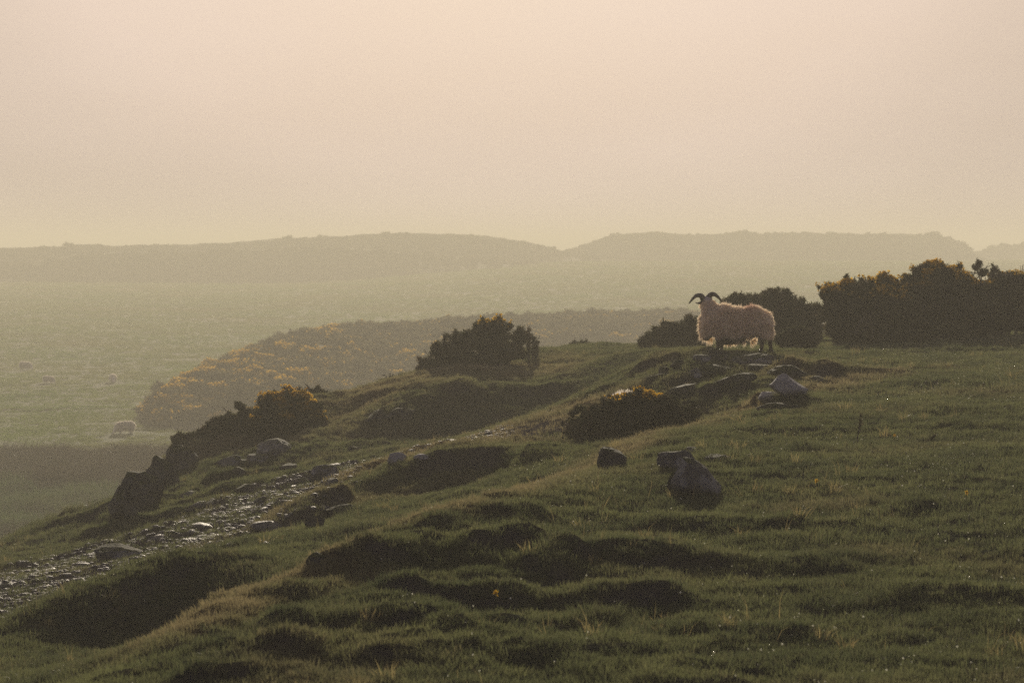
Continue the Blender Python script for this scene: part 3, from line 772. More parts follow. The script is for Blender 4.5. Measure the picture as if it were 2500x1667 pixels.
def twig(p, d, L, r0, r, n=6, wig=.18, kids=2, depth=0):
    pts = [np.array(p, float)]; d = unit(np.array(d, float))
    for i in range(n):
        d = unit(d + r.normal(0, wig, 3)); pts.append(pts[-1]+d*L/n)
    out = [(pts, r0, r0*.35)]
    if depth < 2:
        for k in range(kids):
            i = r.randint(1, n); out += twig(pts[i], unit(d+r.normal(0, .6, 3)), L*r.uniform(.35, .6), r0*.55, r, n, wig, kids, depth+1)
    return out

def gorse(base, lobes_px, label, seed, s=.05, dens=900, flower=0.0, fz=.3, name='gorse_bush', group='gorse bushes on the hillside', twigs=(), depth=.9, yd=None, sub=16, bump=.34, fill=True, ty=0):
    """base: photo point of the foot; lobes_px: (px, py, rx, ry[, dy]) in photo pixels"""
    r = np.random.RandomState(seed); p = on_ground(*base)
    if yd: p = Vector(((base[0]-1250)/F*yd, yd, 0)); p.z = float(gz(p.x, p.y)[0])
    k = p.y/F; L = []
    for q_ in lobes_px:
        px, py, rx, ry = q_[:4]; dy = (q_[4] if len(q_) > 4 else r.uniform(-.15, .25))
        Y = p.y + dy + .35*rx*k
        w_ = world(px, py, Y) - np.array(p)
        L.append((w_[0], w_[1], w_[2], rx*k, rx*k*depth, ry*k))
    for (x, y, z, a, b, c_) in list(L):
        g_ = float(gz(p.x+x, p.y+y)[0]) - p.z
        if fill and z-c_*.75 > g_+.04 and z-c_ < g_+.7: L.append((x+.02, y, (z-c_*.6+g_)/2, a*.72, b*.7, max(.08, (z-c_*.4-g_)/2)))
    e = empty(name, p); tag(e, label, 'gorse bush', group)
    fv, ff, cv, cf, yv, yf = bush_geo(L, s, dens, r, flower, fz, sub, bump, yd != 30.6)
    mesh_obj('foliage', fv, ff, M['gorse'], e)['kind'] = 'stuff'
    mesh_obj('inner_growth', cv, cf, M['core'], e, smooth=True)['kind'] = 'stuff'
    if yv is not None: mesh_obj('flowers', yv, yf, M['flower'], e)['kind'] = 'stuff'
    paths = []
    for (px, py, ang, ln, rad) in twigs:
        w_ = world(px, py, p.y+ty) - np.array(p)
        paths += twig(w_, (math.cos(ang), r.normal(0, .2)-.1, math.sin(ang)), ln*k, rad, r)
    for (x, y, z, a, b, c_) in L:   # stems from the ground into the crown
        for _ in range(2): paths += twig((x*.6+r.normal(0, .05), y*.6, -.05), (x*.4, y*.4, max(z, .1)+.1), max(.15, (z+c_*.5)*.55), .018, r, kids=1)
    v, f = tube_geo(paths); mesh_obj('branches', v, f, M['bark'], e)['kind'] = 'stuff'
    return e

PI = math.pi
# dark bush with a clipped look standing on the skyline left of centre
gorse((1120,918), [(1180,836,58,38,.2),(1120,850,34,34,.1),(1078,872,26,28,.1),(1040,905,20,24,0),(1218,808,32,22,.3),(1180,802,30,16,.3),(1272,828,24,20,.3),(1240,864,52,26,.1),(1130,888,60,28,0),(1195,886,50,26,.1),(1062,852,9,8,0),(1090,895,50,22,0)],
      'large dark gorse bush with flecks of yellow on the skyline left of centre', 1, s=.085, dens=520, flower=.45, fz=.75, yd=50.5, fill=False, twigs=[(1290,830,1.0,40,.012),(1295,845,.4,30,.01),(1050,875,2.3,26,.01)])
gorse((1300,848), [(1300,826,8,8),(1288,818,8,7),(1306,838,12,7)], 'wispy end of gorse with bare stems at the right foot of the skyline bush', 2, s=.05, dens=900, yd=51.5, sub=6, twigs=[(1285,845,1.2,36,.012),(1296,848,1.9,30,.01)])
# low cushion in front
gorse((1560,1088), [(1580,1014,104,54,.2),(1495,1030,88,50,.1),(1650,1027,68,44,.3),(1425,1056,52,32,.1),(1705,1050,40,26,.3),(1560,975,54,20,.4),(1615,980,46,18,.4),(1450,1018,40,24,.4),(1500,1076,116,22,0),(1620,1074,100,26,0),(1405,1030,18,12,.3),(1510,985,40,20,.4)],
      'low wide gorse cushion with bright yellow flowers along its top, in front of the knoll', 3, s=.040, dens=1500, flower=3.2, fz=.44, yd=30.6, sub=20, bump=.22, fill=False)
# left ridge
gorse((720,1050), [(700,1000,52,42,.1),(668,990,36,30,0),(742,1005,42,36,.2),(720,975,40,22,.1),(655,1035,44,34,-.1),(700,1045,60,30,-.1),(760,1030,38,28,.2)],
      'rounded gorse bush with a bright yellow flowering crown on the left ridge', 4, s=.06, dens=800, flower=3.0, fz=.22, yd=45.5)
gorse((600,1075), [(600,1040,44,30,0),(560,1040,34,28,.1),(540,1052,40,32,0),(630,1045,40,44,0),(590,1075,60,34,-.2),(522,1045,18,22,.1),(640,1010,18,26,0),(610,1030,26,22,0)],
      'dark flowerless twiggy scrub left of the yellow crowned bush on the ridge', 5, s=.06, dens=700, yd=46, twigs=[(640,1020,1.2,50,.014),(650,1015,1.7,44,.012),(520,1035,1.5,30,.01),(560,1015,1.5,26,.01),(620,1015,2.0,30,.01)])
gorse((588,1030), [(586,994,15,11,0),(590,1000,10,8,0)], 'small round tuft of gorse on a bare crooked stem above the dark scrub', 6, s=.05, dens=1400, yd=45.8, sub=8, twigs=[(582,1040,1.35,42,.02),(590,1035,1.5,34,.015)])
gorse((470,1118), [(470,1088,40,32,0),(440,1096,26,32,0),(505,1075,34,34,.1),(545,1080,44,38,0),(450,1078,24,16,.1),(580,1110,60,34,0),(640,1090,60,40,0),(500,1105,50,20,-.1)],
      'dark gorse clinging to the rocks lowest on the left ridge', 7, s=.06, dens=700, yd=46)
gorse((775,972), [(775,958,22,12,0),(795,966,18,10,0)], 'small dark bush with an upright dead stick right of the yellow crowned bush', 8, s=.05, dens=900, yd=49, sub=8, twigs=[(757,960,1.55,26,.03)])
gorse((962,944), [(955,934,16,10,0),(975,940,14,8,0),(945,940,12,7,0)], 'small spiky gorse tuft on the skyline between the two larger ridge bushes', 9, s=.07, dens=700, flower=.4, fz=.1, yd=50, sub=6)
gorse((1412,846), [(1400,842,12,5,0),(1420,841,14,6,0),(1435,843,8,4,0)], 'tiny low gorse tuft alone on the grassy skyline left of the ram', 10, s=.06, dens=900, yd=58, sub=4)
# behind the ram
gorse((1650,846), [(1680,810,44,30,0),(1640,815,34,26,0),(1612,828,24,16,0),(1660,832,50,18,0),(1705,800,30,30,0)],
      'low dark gorse bush just behind and left of the ram', 11, s=.07, dens=600, yd=50)
gorse((1584,846), [(1585,826,9,16,0),(1600,832,10,12,0),(1568,838,10,8,0),(1606,822,6,10,0)], 'upright spiky gorse sprigs at the left end of the bushes behind the ram', 12, s=.09, dens=900, yd=50.5, sub=6, twigs=[(1560,845,1.9,18,.01),(1585,840,1.5,28,.01)])
gorse((1880,850), [(1850,770,70,46,.3),(1900,760,60,48,.3),(1960,780,56,44,.3),(1800,765,52,38,.4),(1790,745,30,18,.4),(1880,810,84,40,0),(1960,820,60,34,0),(1830,830,70,24,0),(1890,728,44,18,.5)],
      'broad domed dark gorse bush rising behind the rump of the ram', 13, s=.075, dens=520, yd=50)
gorse((1950,852), [(1945,825,36,24,0),(1915,835,24,16,0),(1975,835,28,18,0)], 'small dark gorse bush just right of the hind legs of the ram', 14, s=.055, dens=900, yd=44, twigs=[(1925,815,1.4,20,.008),(1950,805,1.7,22,.008),(1990,820,1.3,26,.008)])
# hedge at the right
gorse((2090,838), [(2050,725,46,38,.2),(2100,730,44,42,.2),(2060,765,56,46,0),(2140,750,60,50,.1),(2130,705,40,24,.3),(2160,700,36,22,.3),(2180,760,60,46,0),(2070,805,64,34,-.1),(2150,805,70,36,-.1),(2025,725,22,22,.2)],
      'tall ragged gorse at the left end of the hedge with tangled pale stems', 15, s=.065, dens=600, flower=1.3, fz=.80, yd=46, ty=-.75, bump=.42,
      twigs=[(2090,820,1.0,56,.014),(2085,815,1.2,50,.012),(2100,815,.8,52,.012),(2110,810,1.4,56,.010),(2130,815,1.7,50,.010),(2095,790,.6,44,.010)])
gorse((2062,692), [(2062,690,8,8,0),(2058,700,10,8,0),(2066,678,7,7,0)], 'narrow finger of gorse sticking up from the left end of the hedge', 16, s=.05, dens=1300, yd=46.3, sub=4, twigs=[(2058,730,1.5,44,.02)])
gorse((2280,820), [(2260,700,60,46,.2),(2300,700,56,46,.2),(2240,720,44,40,.1),(2285,668,44,24,.3),(2330,710,44,44,.2),(2270,755,90,52,0),(2340,765,70,48,0),(2290,800,90,34,-.2)],
      'tallest gorse bush of the hedge with a yellow tinged crown', 17, s=.065, dens=560, flower=1.2, fz=.9, yd=46.5, bump=.42, ty=-.7, twigs=[(2240,770,1.2,40,.01),(2330,790,1.9,40,.01),(2300,800,.9,44,.01)])
gorse((2440,815), [(2400,735,50,46,.1),(2450,725,50,48,.1),(2500,720,56,50,.1),(2420,775,70,44,0),(2500,780,70,46,0),(2470,690,44,22,.3),(2560,740,60,60,.2),(2360,690,24,18,.2)],
      'brownish gorse bush running out of frame at the right end of the hedge', 18, s=.065, dens=520, flower=.8, fz=.95, yd=47, bump=.42,
      twigs=[(2480,690,1.9,60,.018),(2490,690,1.3,50,.014),(2370,690,1.1,46,.012),(2385,680,.8,50,.012),(2440,680,1.7,30,.01),(2395,690,1.4,40,.012)])
gorse((2392,690), [(2390,645,9,8,0),(2384,655,12,10,0),(2400,668,14,12,0)], 'thin gorse sprigs standing above the hedge between its two right-hand bushes', 19, s=.05, dens=900, yd=47, sub=6, twigs=[(2396,720,1.6,80,.02),(2392,700,1.0,60,.014)])
gorse((2445,700), [(2430,660,10,10,0),(2422,672,10,9,0),(2440,680,16,12,0)], 'second tuft of thin gorse sprigs near the right frame edge above the hedge', 20, s=.05, dens=900, yd=47.3, sub=6, twigs=[(2440,720,1.7,66,.02)])
gorse((2235,845), [(2200,828,50,22,0),(2260,826,60,22,0),(2150,832,44,16,0),(2320,815,60,24,0)], 'low dark skirt of young gorse along the foot of the hedge', 21, s=.05, dens=800, yd=45)

# ------------------------------------------------------------------ gorse on the far rise and scrub on the hills
def lump(name, seed, fl):
    r = np.random.RandomState(seed)
    L = [(0, 0, .35, .9, .9, .55)] + [(r.uniform(-.7, .7), r.uniform(-.6, .6), r.uniform(.2, .7), r.uniform(.35, .55), r.uniform(.35, .55), r.uniform(.3, .45)) for _ in range(4)]
    fv, ff, cv, cf, yv, yf = bush_geo(L, .20, 26, r, fl, .3, 8, .4, False)
    Vs = [fv, cv]; Fs = [ff, cf+len(fv)]; mi = [0]*len(ff)+[1]*len(cf)
    if yv is not None: Fs.append(yf+len(fv)+len(cv)); Vs.append(yv); mi += [2]*len(yf)
    return mesh_obj(name, np.concatenate(Vs), np.concatenate(Fs), None, mats=[M['far_gorse'], M['far_gorse'], M['flower']], midx=mi)
m, nt = new_mat('far_gorse'); M['far_gorse'] = finish(m, nt, mixc(nt, noise_n(nt, .9, 4, .6), (.070, .066, .030), (.125, .105, .050)), rough=.8, spec=.1, trans=.45)
lumps = proto_collection('gorse_lumps', [lump('gorse_lump', 50+i, f) for i, f in enumerate([0, 0, .06, .4, 1.6])])
r = np.random.RandomState(77)
n = 7500; x = r.uniform(-32, 50, n); y = r.uniform(140, 300, n); h = rise(x, y); kp = (h > .05+.5*r.rand(n)); x, y, h = x[kp], y[kp], h[kp]
cl = noise2(x/7, y/7, 95) > -.6; x, y, h = x[cl], y[cl], h[cl]; n = len(x)
yel = np.clip(1-(x+28)/22, 0, 1)*.75 + .22 + .35*noise2(x/5, y/5, 96)
pi_ = np.where(r.rand(n) < yel, np.where(r.rand(n) < np.clip(1-(x+28)/18, .1, 1), 4, 3), r.randint(0, 3, n))
scatter('gorse_thicket', np.stack([x, y, h-.15], 1), r.uniform(.55, 1.15, n), np.stack([r.normal(0, .1, n), r.normal(0, .1, n), r.rand(n)*6.28], 1), pi_, lumps, {}, 'hazy thicket of flowering gorse covering the low rise in the valley', 'gorse thicket')
P = []
for H in (H1, H2, H3, H4):
    XX, YY, ZZ = H
    for _ in range(1100):
        i = int(np.clip(22 - abs(r.normal(0, 1.6 if r.rand() < .5 else 12)), 0, 24)); j = r.randint(0, XX.shape[1])
        if noise2(np.array([XX[i, j]/22]), np.array([YY[i, j]/22]), 97)[0] < -.1 and i < 20: continue
        P.append((XX[i, j], YY[i, j], ZZ[i, j]-.4))
P = np.array(P); n = len(P)
scatter('hill_scrub', P, r.uniform(.5, 1.3, n)*np.where(r.rand(n) < .06, 1.6, 1)*.9, np.stack([0*r.rand(n), 0*r.rand(n), r.rand(n)*6.28], 1), r.randint(0, 3, n), lumps, {}, 'low scrub breaking the outline of the far hazy hills', 'scrub')

# ------------------------------------------------------------------ rushes and bracken in the wet corner of the valley
M['rush'] = mat_blade('rush_blade', (.030, .058, .022), (.060, .090, .034), (.060, .058, .032), trans=.3)
M['bracken'] = mat_blade('bracken_blade', (.016, .011, .009), (.028, .019, .014), (.018, .018, .010), trans=.3)
ru = proto_collection('rushes', [tuft('rush_tuft', 46, .95, .40, .03, 200+s, M['rush'], curl=.5) for s in range(3)])
bk = proto_collection('bracken', [tuft('bracken_tuft', 60, 1.25, .55, .05, 210+s, M['bracken'], curl=1.0) for s in range(3)])
def patch(name, coll, y0, y1, x0, x1, n, seed, scl, label, cat, thr=-.4):
    r = np.random.RandomState(seed); x = r.uniform(x0, x1, n); y = r.uniform(y0, y1, n); k = (noise2(x/3.2, y/3.2, seed) > thr); x, y = x[k], y[k]; n = len(x)
    scatter(name, np.stack([x, y, field_h(x, y)], 1), r.uniform(.7, 1.2, n)*scl*(.9+.5*noise2(x/3.5, y/5, seed+3)), np.stack([r.normal(0, .1, n), r.normal(0, .1, n), r.rand(n)*6.28], 1), r.randint(0, 3, n), coll, {'dry': np.clip(.15+.8*noise2(x/4, y/4, seed+1), 0, 1), 'rnd': r.rand(n)}, label, cat)
M['fieldgrass'] = mat_blade('field_grass_blade', (.050, .085, .018), (.090, .120, .030), (.10, .09, .045), trans=.5)
fg = proto_collection('field_grass', [tuft('field_tuft', 34, .20, .30, .03, 230+s, M['fieldgrass'], curl=1.4) for s in range(3)])
r = np.random.RandomState(304); n = 120000; y = 95+(740-95)*r.rand(n)**1.4; u = r.uniform(-.22, .22, n); x = u*y; k = noise2(x/11, y/16, 305)+.4*noise2(x/3, y/4, 306) > -1.5+.9*r.rand(n)
for sx_, sy_ in [(306, 1056), (62, 898), (118, 932), (276, 933)]:
    D_ = F*(CZ-.1)/(sy_-HOR); k &= ((x-(sx_-1250)/F*D_)/.9)**2 + ((y-D_+2.5)/4.5)**2 > 1
x, y = x[k], y[k]; n = len(x)
scatter('field_grass', np.stack([x, y, field_h(x, y)-.02], 1), r.uniform(.6, 1.3, n)*(.42+y/420), np.stack([0*x, 0*x, r.rand(n)*6.28], 1), r.randint(0, 3, n), fg, {'dry': np.clip(.25+.7*noise2(x/14, y/20, 307), 0, 1), 'rnd': np.clip(.5+.5*noise2(x/7, y/9, 308)+r.normal(0, .15, n), 0, 1)}, 'rough hazy pasture grass where the valley sheep graze', 'grass')
patch('rushes', ru, 84, 113, -31, -9, 5200, 301, 1.0, 'green rushes in the wet corner of the valley below the path', 'rushes', -.6)
patch('bracken', bk, 111, 128, -34, -12, 3000, 302, 1.0, 'brown bracken bank behind the green rushes at the left edge', 'bracken', -.5)
patch('bracken', bk, 88, 94, -28, -14, 200, 303, .8, 'dark brown bracken just beyond the left end of the near ridge', 'bracken', .25)

# ------------------------------------------------------------------ sheep
m, nt = new_mat('wool')
c = mixc(nt, noise_n(nt, 7, 4), (.86, .70, .50), (.92, .80, .60))
c = mixc(nt, attr(nt, 'mark'), c, (.30, .05, .04))
M['wool'] = finish(m, nt, c, rough=.95, spec=.1, trans=.55)
m, nt = new_mat('pale_wool'); M['wool2'] = finish(m, nt, mixc(nt, noise_n(nt, 7, 4), (.70, .64, .54), (.80, .75, .66)), rough=.95, spec=.1, trans=.6)
m, nt = new_mat('hide'); tcz = nt.nodes.new('ShaderNodeTexCoord'); sz_ = nt.nodes.new('ShaderNodeSeparateXYZ'); nt.links.new(tcz.outputs['Object'], sz_.inputs[0])
rz_ = N(nt, 'ShaderNodeMapRange'); rz_.inputs['From Min'].default_value = .24; rz_.inputs['From Max'].default_value = .17; nt.links.new(sz_.outputs['Z'], rz_.inputs['Value'])
M['hide'] = finish(m, nt, mixc(nt, rz_.outputs[0], mixc(nt, noise_n(nt, 12, 4), (.34, .29, .23), (.50, .43, .35)), (.055, .042, .034)), rough=.9, spec=.1, bump=noise_n(nt, 40, 5), bstr=.4)
m, nt = new_mat('pale_hide'); M['pale_hide'] = finish(m, nt, mixc(nt, noise_n(nt, 12, 4), (.55, .50, .42), (.68, .62, .53)), rough=.9, spec=.1)
m, nt = new_mat('dark_leg'); M['leg'] = finish(m, nt, mixc(nt, noise_n(nt, 20, 4), (.07, .055, .045), (.14, .11, .09)), rough=.9, spec=.1)
m, nt = new_mat('horn'); M['horn'] = finish(m, nt, mixc(nt, noise_n(nt, 30, 3, sc=(1, 1, 3)), (.035, .028, .022), (.09, .07, .055)), rough=.45, spec=.4, bump=noise_n(nt, 60, 3), bstr=.3)

def blob_mesh(name, caps, voxel, mat, parent, smooth_it=6, noise_amp=0.0):
    """one continuous skin round a set of capsules (p0, r0, p1, r1)"""
    iv, if_ = ICO[3]; V = []; Fc = []; n = 0
    for p0, r0, p1, r1 in caps:
        p0 = np.array(p0, float); p1 = np.array(p1, float); L = np.linalg.norm(p1-p0); k = max(2, int(L/(min(r0, r1)*.35))+1)
        for t in np.linspace(0, 1, k):
            V.append(iv*(r0+(r1-r0)*t)+p0+(p1-p0)*t); Fc.append(if_+n); n += len(iv)
    o = mesh_obj(name+'_raw', np.concatenate(V), np.concatenate(Fc), None)
    md = o.modifiers.new('r', 'REMESH'); md.mode = 'VOXEL'; md.voxel_size = voxel
    ms = o.modifiers.new('s', 'SMOOTH'); ms.factor = .6; ms.iterations = smooth_it
    dg = bpy.context.evaluated_depsgraph_get(); me = bpy.data.meshes.new_from_object(o.evaluated_get(dg)); me.name = name
    bpy.data.objects.remove(o)
    me.materials.clear(); me.materials.append(mat)
    me.polygons.foreach_set('use_smooth', np.ones(len(me.polygons), dtype=bool))
    ob = bpy.data.objects.new(name, me); C.objects.link(ob)
    if parent is not None: ob.parent = parent
    return ob

def fleece(body, n, L, wd, r, parent, zmin, mark=None, keep=None, name='fleece', mat=None):
    me = body.data; nv = len(me.vertices); co = np.empty(nv*3); me.vertices.foreach_get('co', co); co = co.reshape(-1, 3)
    nr = np.empty(nv*3); me.vertex_normals.foreach_get('vector', nr); nr = nr.reshape(-1, 3)
    i = r.randint(0, nv, n); P = co[i]+r.normal(0, .004, (n, 3)); Nn = nr[i]
    k = P[:, 2] > zmin + .02*r.normal(size=n)
    if keep is not None: k &= keep(P)
    P, Nn = P[k], Nn[k]; n = len(P)
    Lk = (L*r.uniform(.5, 1.2, n)*(1+.5*np.clip(noise2(P[:, 0]*14, P[:, 2]*9, 5), -1, 1)))[:, None]
    Lk = Lk*np.where((P[:, 0:1] < -.28) & (P[:, 2:3] > .60) & (name == 'fleece') & (L < .1), .45, 1.0)
    d = unit(Nn*.75 + np.array([.05, 0, -.85])*np.clip(1-Nn[:, 2:3]*.7, .2, 1) + r.normal(0, .22, (n, 3)))
    d2 = unit(d + np.array([0, 0, -.7]) + r.normal(0, .25, (n, 3)))
    sd_ = unit(np.cross(d, r.normal(size=(n, 3))))*wd
    V = np.stack([P-sd_, P+sd_, P+d*Lk*.55+sd_*.7, P+d*Lk*.55-sd_*.7, P+d*Lk*.55+d2*Lk*.45], 1).reshape(-1, 3)
    b = np.arange(n)[:, None]*5; Fc = np.concatenate([b+np.array([[0, 1, 2]]), b+np.array([[0, 2, 3]]), b+np.array([[3, 2, 4]])])
    at = {'mark': np.repeat(mark(P), 5)} if mark else {'mark': np.zeros(len(V))}
    o = mesh_obj(name, V, Fc, mat or M['wool'], parent, attrs=at); o['kind'] = 'stuff'
    return o

def horn_mesh(pts, r0, r1, parent):
    P = np.array(pts, float); t = np.linspace(0, 1, 26); u = np.linspace(0, 1, len(P))
    # Catmull-Rom through the points
    Q = []
    for a in t:
        s_ = a*(len(P)-1); i = min(int(s_), len(P)-2); f = s_-i; p0 = P[max(i-1, 0)]; p1 = P[i]; p2 = P[i+1]; p3 = P[min(i+2, len(P)-1)]
        Q.append(.5*((2*p1)+(-p0+p2)*f+(2*p0-5*p1+4*p2-p3)*f*f+(-p0+3*p1-3*p2+p3)*f**3))
    Q = np.array(Q); V = []; Fc = []; k = 8; tg = unit(np.gradient(Q, axis=0)); a_ = unit(np.cross(tg, np.array([0, 1, .1]))); b_ = np.cross(tg, a_)
    for i in range(26):
        rr = (r0*(1-t[i])**.75 + r1)*(1+.07*(i % 2))
        for j in range(k): V.append(Q[i]+rr*(math.cos(6.283*j/k)*a_[i]+.8*math.sin(6.283*j/k)*b_[i]))
    for i in range(25):
        for j in range(k): q0 = i*k+j; q1 = i*k+(j+1) % k; Fc += [(q0, q1, q1+k, q0+k)]
    return mesh_obj('horn', V, Fc, M['horn'], parent, smooth=True)

RY_ = 39.6; kx = RY_/F
rp = Vector(((1800-1250)*kx, RY_, CZ-(857-HOR)*kx))
ram = empty('ram', rp)
tag(ram, 'shaggy white ram with curved dark horns standing on the rocky knoll', 'ram')
def s2(px, py, y=0.0): return ((px-1800)*kx, y, (857-py)*kx)
caps = [(s2(1739,793), .185, s2(1790,795), .225), (s2(1728,775,.03), .10, s2(1731,800), .12), (s2(1768,778), .19, s2(1800,785), .20), (s2(1790,795), .225, s2(1838,787), .228), (s2(1838,787), .225, s2(1853,790), .205),
        (s2(1752,775), .20, s2(1738,768,.02), .165), (s2(1738,768,.02), .16, s2(1731,746,.06), .10), (s2(1731,746,.06), .10, s2(1729,736,.12), .078),
        (s2(1729,734,.10), .082, s2(1721,748,.30), .05),
        (s2(1800,815), .17, s2(1770,818), .16), (s2(1728,812), .10, s2(1724,822), .07),
        # legs: shoulder/hip, knee/hock, foot
        (s2(1753,812,-.09), .075, s2(1752,838,-.10), .036), (s2(1752,838,-.10), .034, s2(1751,857,-.10), .028),
        (s2(1765,812,.10), .07, s2(1763,838,.10), .034), (s2(1763,838,.10), .034, s2(1763,856,.10), .028),
        (s2(1857,805,-.09), .11, s2(1860,830,-.10), .045), (s2(1860,830,-.10), .040, s2(1857,857,-.10), .030),
        (s2(1868,800,.08), .11, s2(1880,828,.09), .045), (s2(1880,828,.09), .042, s2(1884,856,.09), .030),
        ]
body = blob_mesh('body', caps, .014, M['hide'], ram, 8)
rr_ = np.random.RandomState(8)
def rmark(P):
    c_ = np.array(s2(1828, 744)); return np.clip(1.0*np.exp(-((P[:, 0]-c_[0])/.10)**2 - ((P[:, 2]-c_[2])/.09)**2), 0, 1)
fleece(body, 34000, .088, .0044, rr_, ram, .16, rmark, keep=lambda P: (P[:, 2] > .275+.03*np.sin(P[:, 0]*25)) & ~((P[:, 2] > (857-733)*kx) & (P[:, 0] < (1745-1800)*kx)))
# hanging locks of brisket and belly wool
LK = []
for (px, py, ln, y) in [(1716,812,26,0),(1722,818,24,.05),(1731,822,30,.12),(1740,826,22,.14),(1772,832,20,.12),(1779,834,18,.15),(1784,836,14,.05),(1796,836,14,.1),(1838,832,22,.12),(1846,828,18,.15),(1800,834,10,-.1),(1815,834,12,-.1),(1711,790,14,.0),(1709,775,12,.02)]:
    for _ in range(70): LK.append((np.array(s2(px+rr_.normal(0, 2.6), py+rr_.normal(0, 2), y+rr_.normal(0, .02))), ln*kx*rr_.uniform(.5, 1.0)))
P0 = np.array([a for a, b in LK]); Ld = np.array([b for a, b in LK])[:, None]
d = unit(np.array([0, 0, -1])+rr_.normal(0, .14, (len(P0), 3))); sdv = unit(np.cross(d, rr_.normal(size=P0.shape)))*.004
V = np.stack([P0-sdv, P0+sdv, P0+d*Ld], 1).reshape(-1, 3)
o = mesh_obj('hanging_wool', V, np.arange(len(V)).reshape(-1, 3), M['wool'], ram, attrs={'mark': np.zeros(len(V))}); o['kind'] = 'stuff'
horn_mesh([s2(1719,733,.09), s2(1713,723,.06), s2(1702,721.5,.03), s2(1692,729,.02), s2(1682,742,.03)], .046, .004, ram)
horn_mesh([s2(1729,730,.09), s2(1736,720,.07), s2(1745,719,.04), s2(1755,727,.02), s2(1763,738,.03)], .046, .004, ram)
def ear(a, b, wd):
    a = np.array(a); b = np.array(b); n = 9; V = []; 
    up = np.array([0, -.25, 1.0])
    for i in range(n):
        t = i/(n-1); c_ = a+(b-a)*t+np.array([0, 0, -.012*math.sin(t*3)]); ww = wd*math.sin(min(1, t*1.15+.18)*PI*.92)**.7
        V += [c_+up*ww+np.array([0, .008, 0]), c_+np.array([0, -.012, 0]), c_-up*ww+np.array([0, .008, 0]), c_+np.array([0, .014, 0])]
    Fc = []
    for i in range(n-1):
        for j in range(4): q0 = i*4+j; q1 = i*4+(j+1) % 4; Fc.append((q0, q1, q1+4, q0+4))
    return mesh_obj('ear', V, Fc, M['leg'], ram, smooth=True)
ear(s2(1715,738,.06), s2(1699,739,.05), .022); ear(s2(1740,735,.10), s2(1750,733,.10), .016)
# tail
fv, ff = [], []
tl = blob_mesh('tail', [(s2(1870,778,-.02), .04, s2(1877,795,-.03), .04), (s2(1877,795,-.03), .04, s2(1879,820,-.03), .025)], .012, M['hide'], ram, 4)
fleece(tl, 1500, .06, .004, rr_, ram, 0, name='tail_wool')
hv = []
for px in (1751, 1763, 1857, 1884):
    y = {1751: -.10, 1763: .10, 1857: -.10, 1884: .09}[px]; c_ = np.array(s2(px, 857, y)); V, Fc = ICO[2]
    V = V*np.array([.036, .04, .026])+c_+np.array([-.006, 0, .012]); V[:, 2] = np.maximum(V[:, 2], c_[2]-.006)
    mesh_obj('hoof', V, Fc, M['horn'], ram, smooth=True)

def make_sheep(name, loc, rz, scale, label, cat='sheep', grazing=True, seed=1, lying=False):
    r = np.random.RandomState(seed); e = empty(name, loc, rz); e.scale = (scale,)*3
    tag(e, label, cat, None)
    z0 = .30 if lying else .55
    cp = [((-.32, 0, z0), .25, (.30, 0, z0+.02), .27), ((-.36, 0, z0+.02), .19, (-.55, 0, z0-.02 if grazing else z0+.22), .14)]
    if grazing: cp += [((-.55, 0, z0-.02), .13, (-.70, .02, .22), .085), ((-.70, .02, .22), .08, (-.80, .03, .07), .045)]
    else: cp += [((-.55, 0, z0+.22), .12, (-.62, 0, z0+.34), .10), ((-.62, 0, z0+.34), .08, (-.80, 0, z0+.24), .05)]
    if not lying:
        for x, y in [(-.33, -.12), (-.27, .12), (.30, -.12), (.40, .11)]: cp.append(((x, y, .42), .09, (x, y, .20), .055)); cp.append(((x, y, .22), .05, (x, y, -.05), .045))
    hd = cp[3][0]
    cp += [((hd[0], .05, hd[2]+.04), .03, (hd[0], .16, hd[2]+.03), .022), ((hd[0], -.05, hd[2]+.04), .03, (hd[0], -.16, hd[2]+.03), .022)]
    b = blob_mesh('body', cp, .03, M['pale_hide'], e, 4)
    fleece(b, 14000, .12, .010, r, e, (z0-.20), keep=lambda P: P[:, 0] > -.60, mat=M['wool2'])
    return e
def far_sheep(px, pyfoot, rz, sc, label, cat='sheep', seed=1, D=None):
    D = D or F*(CZ-.1)/(pyfoot-HOR); x = (px-1250)/F*D
    return make_sheep('sheep', (x, D, float(field_h(np.array([x]), np.array([D]))[0])-.10), rz, sc, label, cat, seed=seed)
far_sheep(306, 1056, .15, .98, 'grazing white sheep in the valley nearest the brown bracken, head down to the left', seed=1)
far_sheep(62, 898, PI-.25, 1.0, 'larger grazing sheep at the far left edge of the valley field', seed=2)
far_sheep(118, 932, PI-.2, .78, 'smallest pale sheep, grazing right of the larger one at the far left', 'sheep', seed=3)
far_sheep(276, 933, PI/2+.25, .95, 'sheep seen end-on left of the yellow flowering rise', seed=4)
y = 33.0; x = (1522-1250)/F*y
make_sheep('sheep', (x, y, CZ+(HOR-953)/F*y-.53), 1.3, .78, 'white sheep resting behind the low yellow gorse cushion, only its rump showing', seed=5, lying=True)

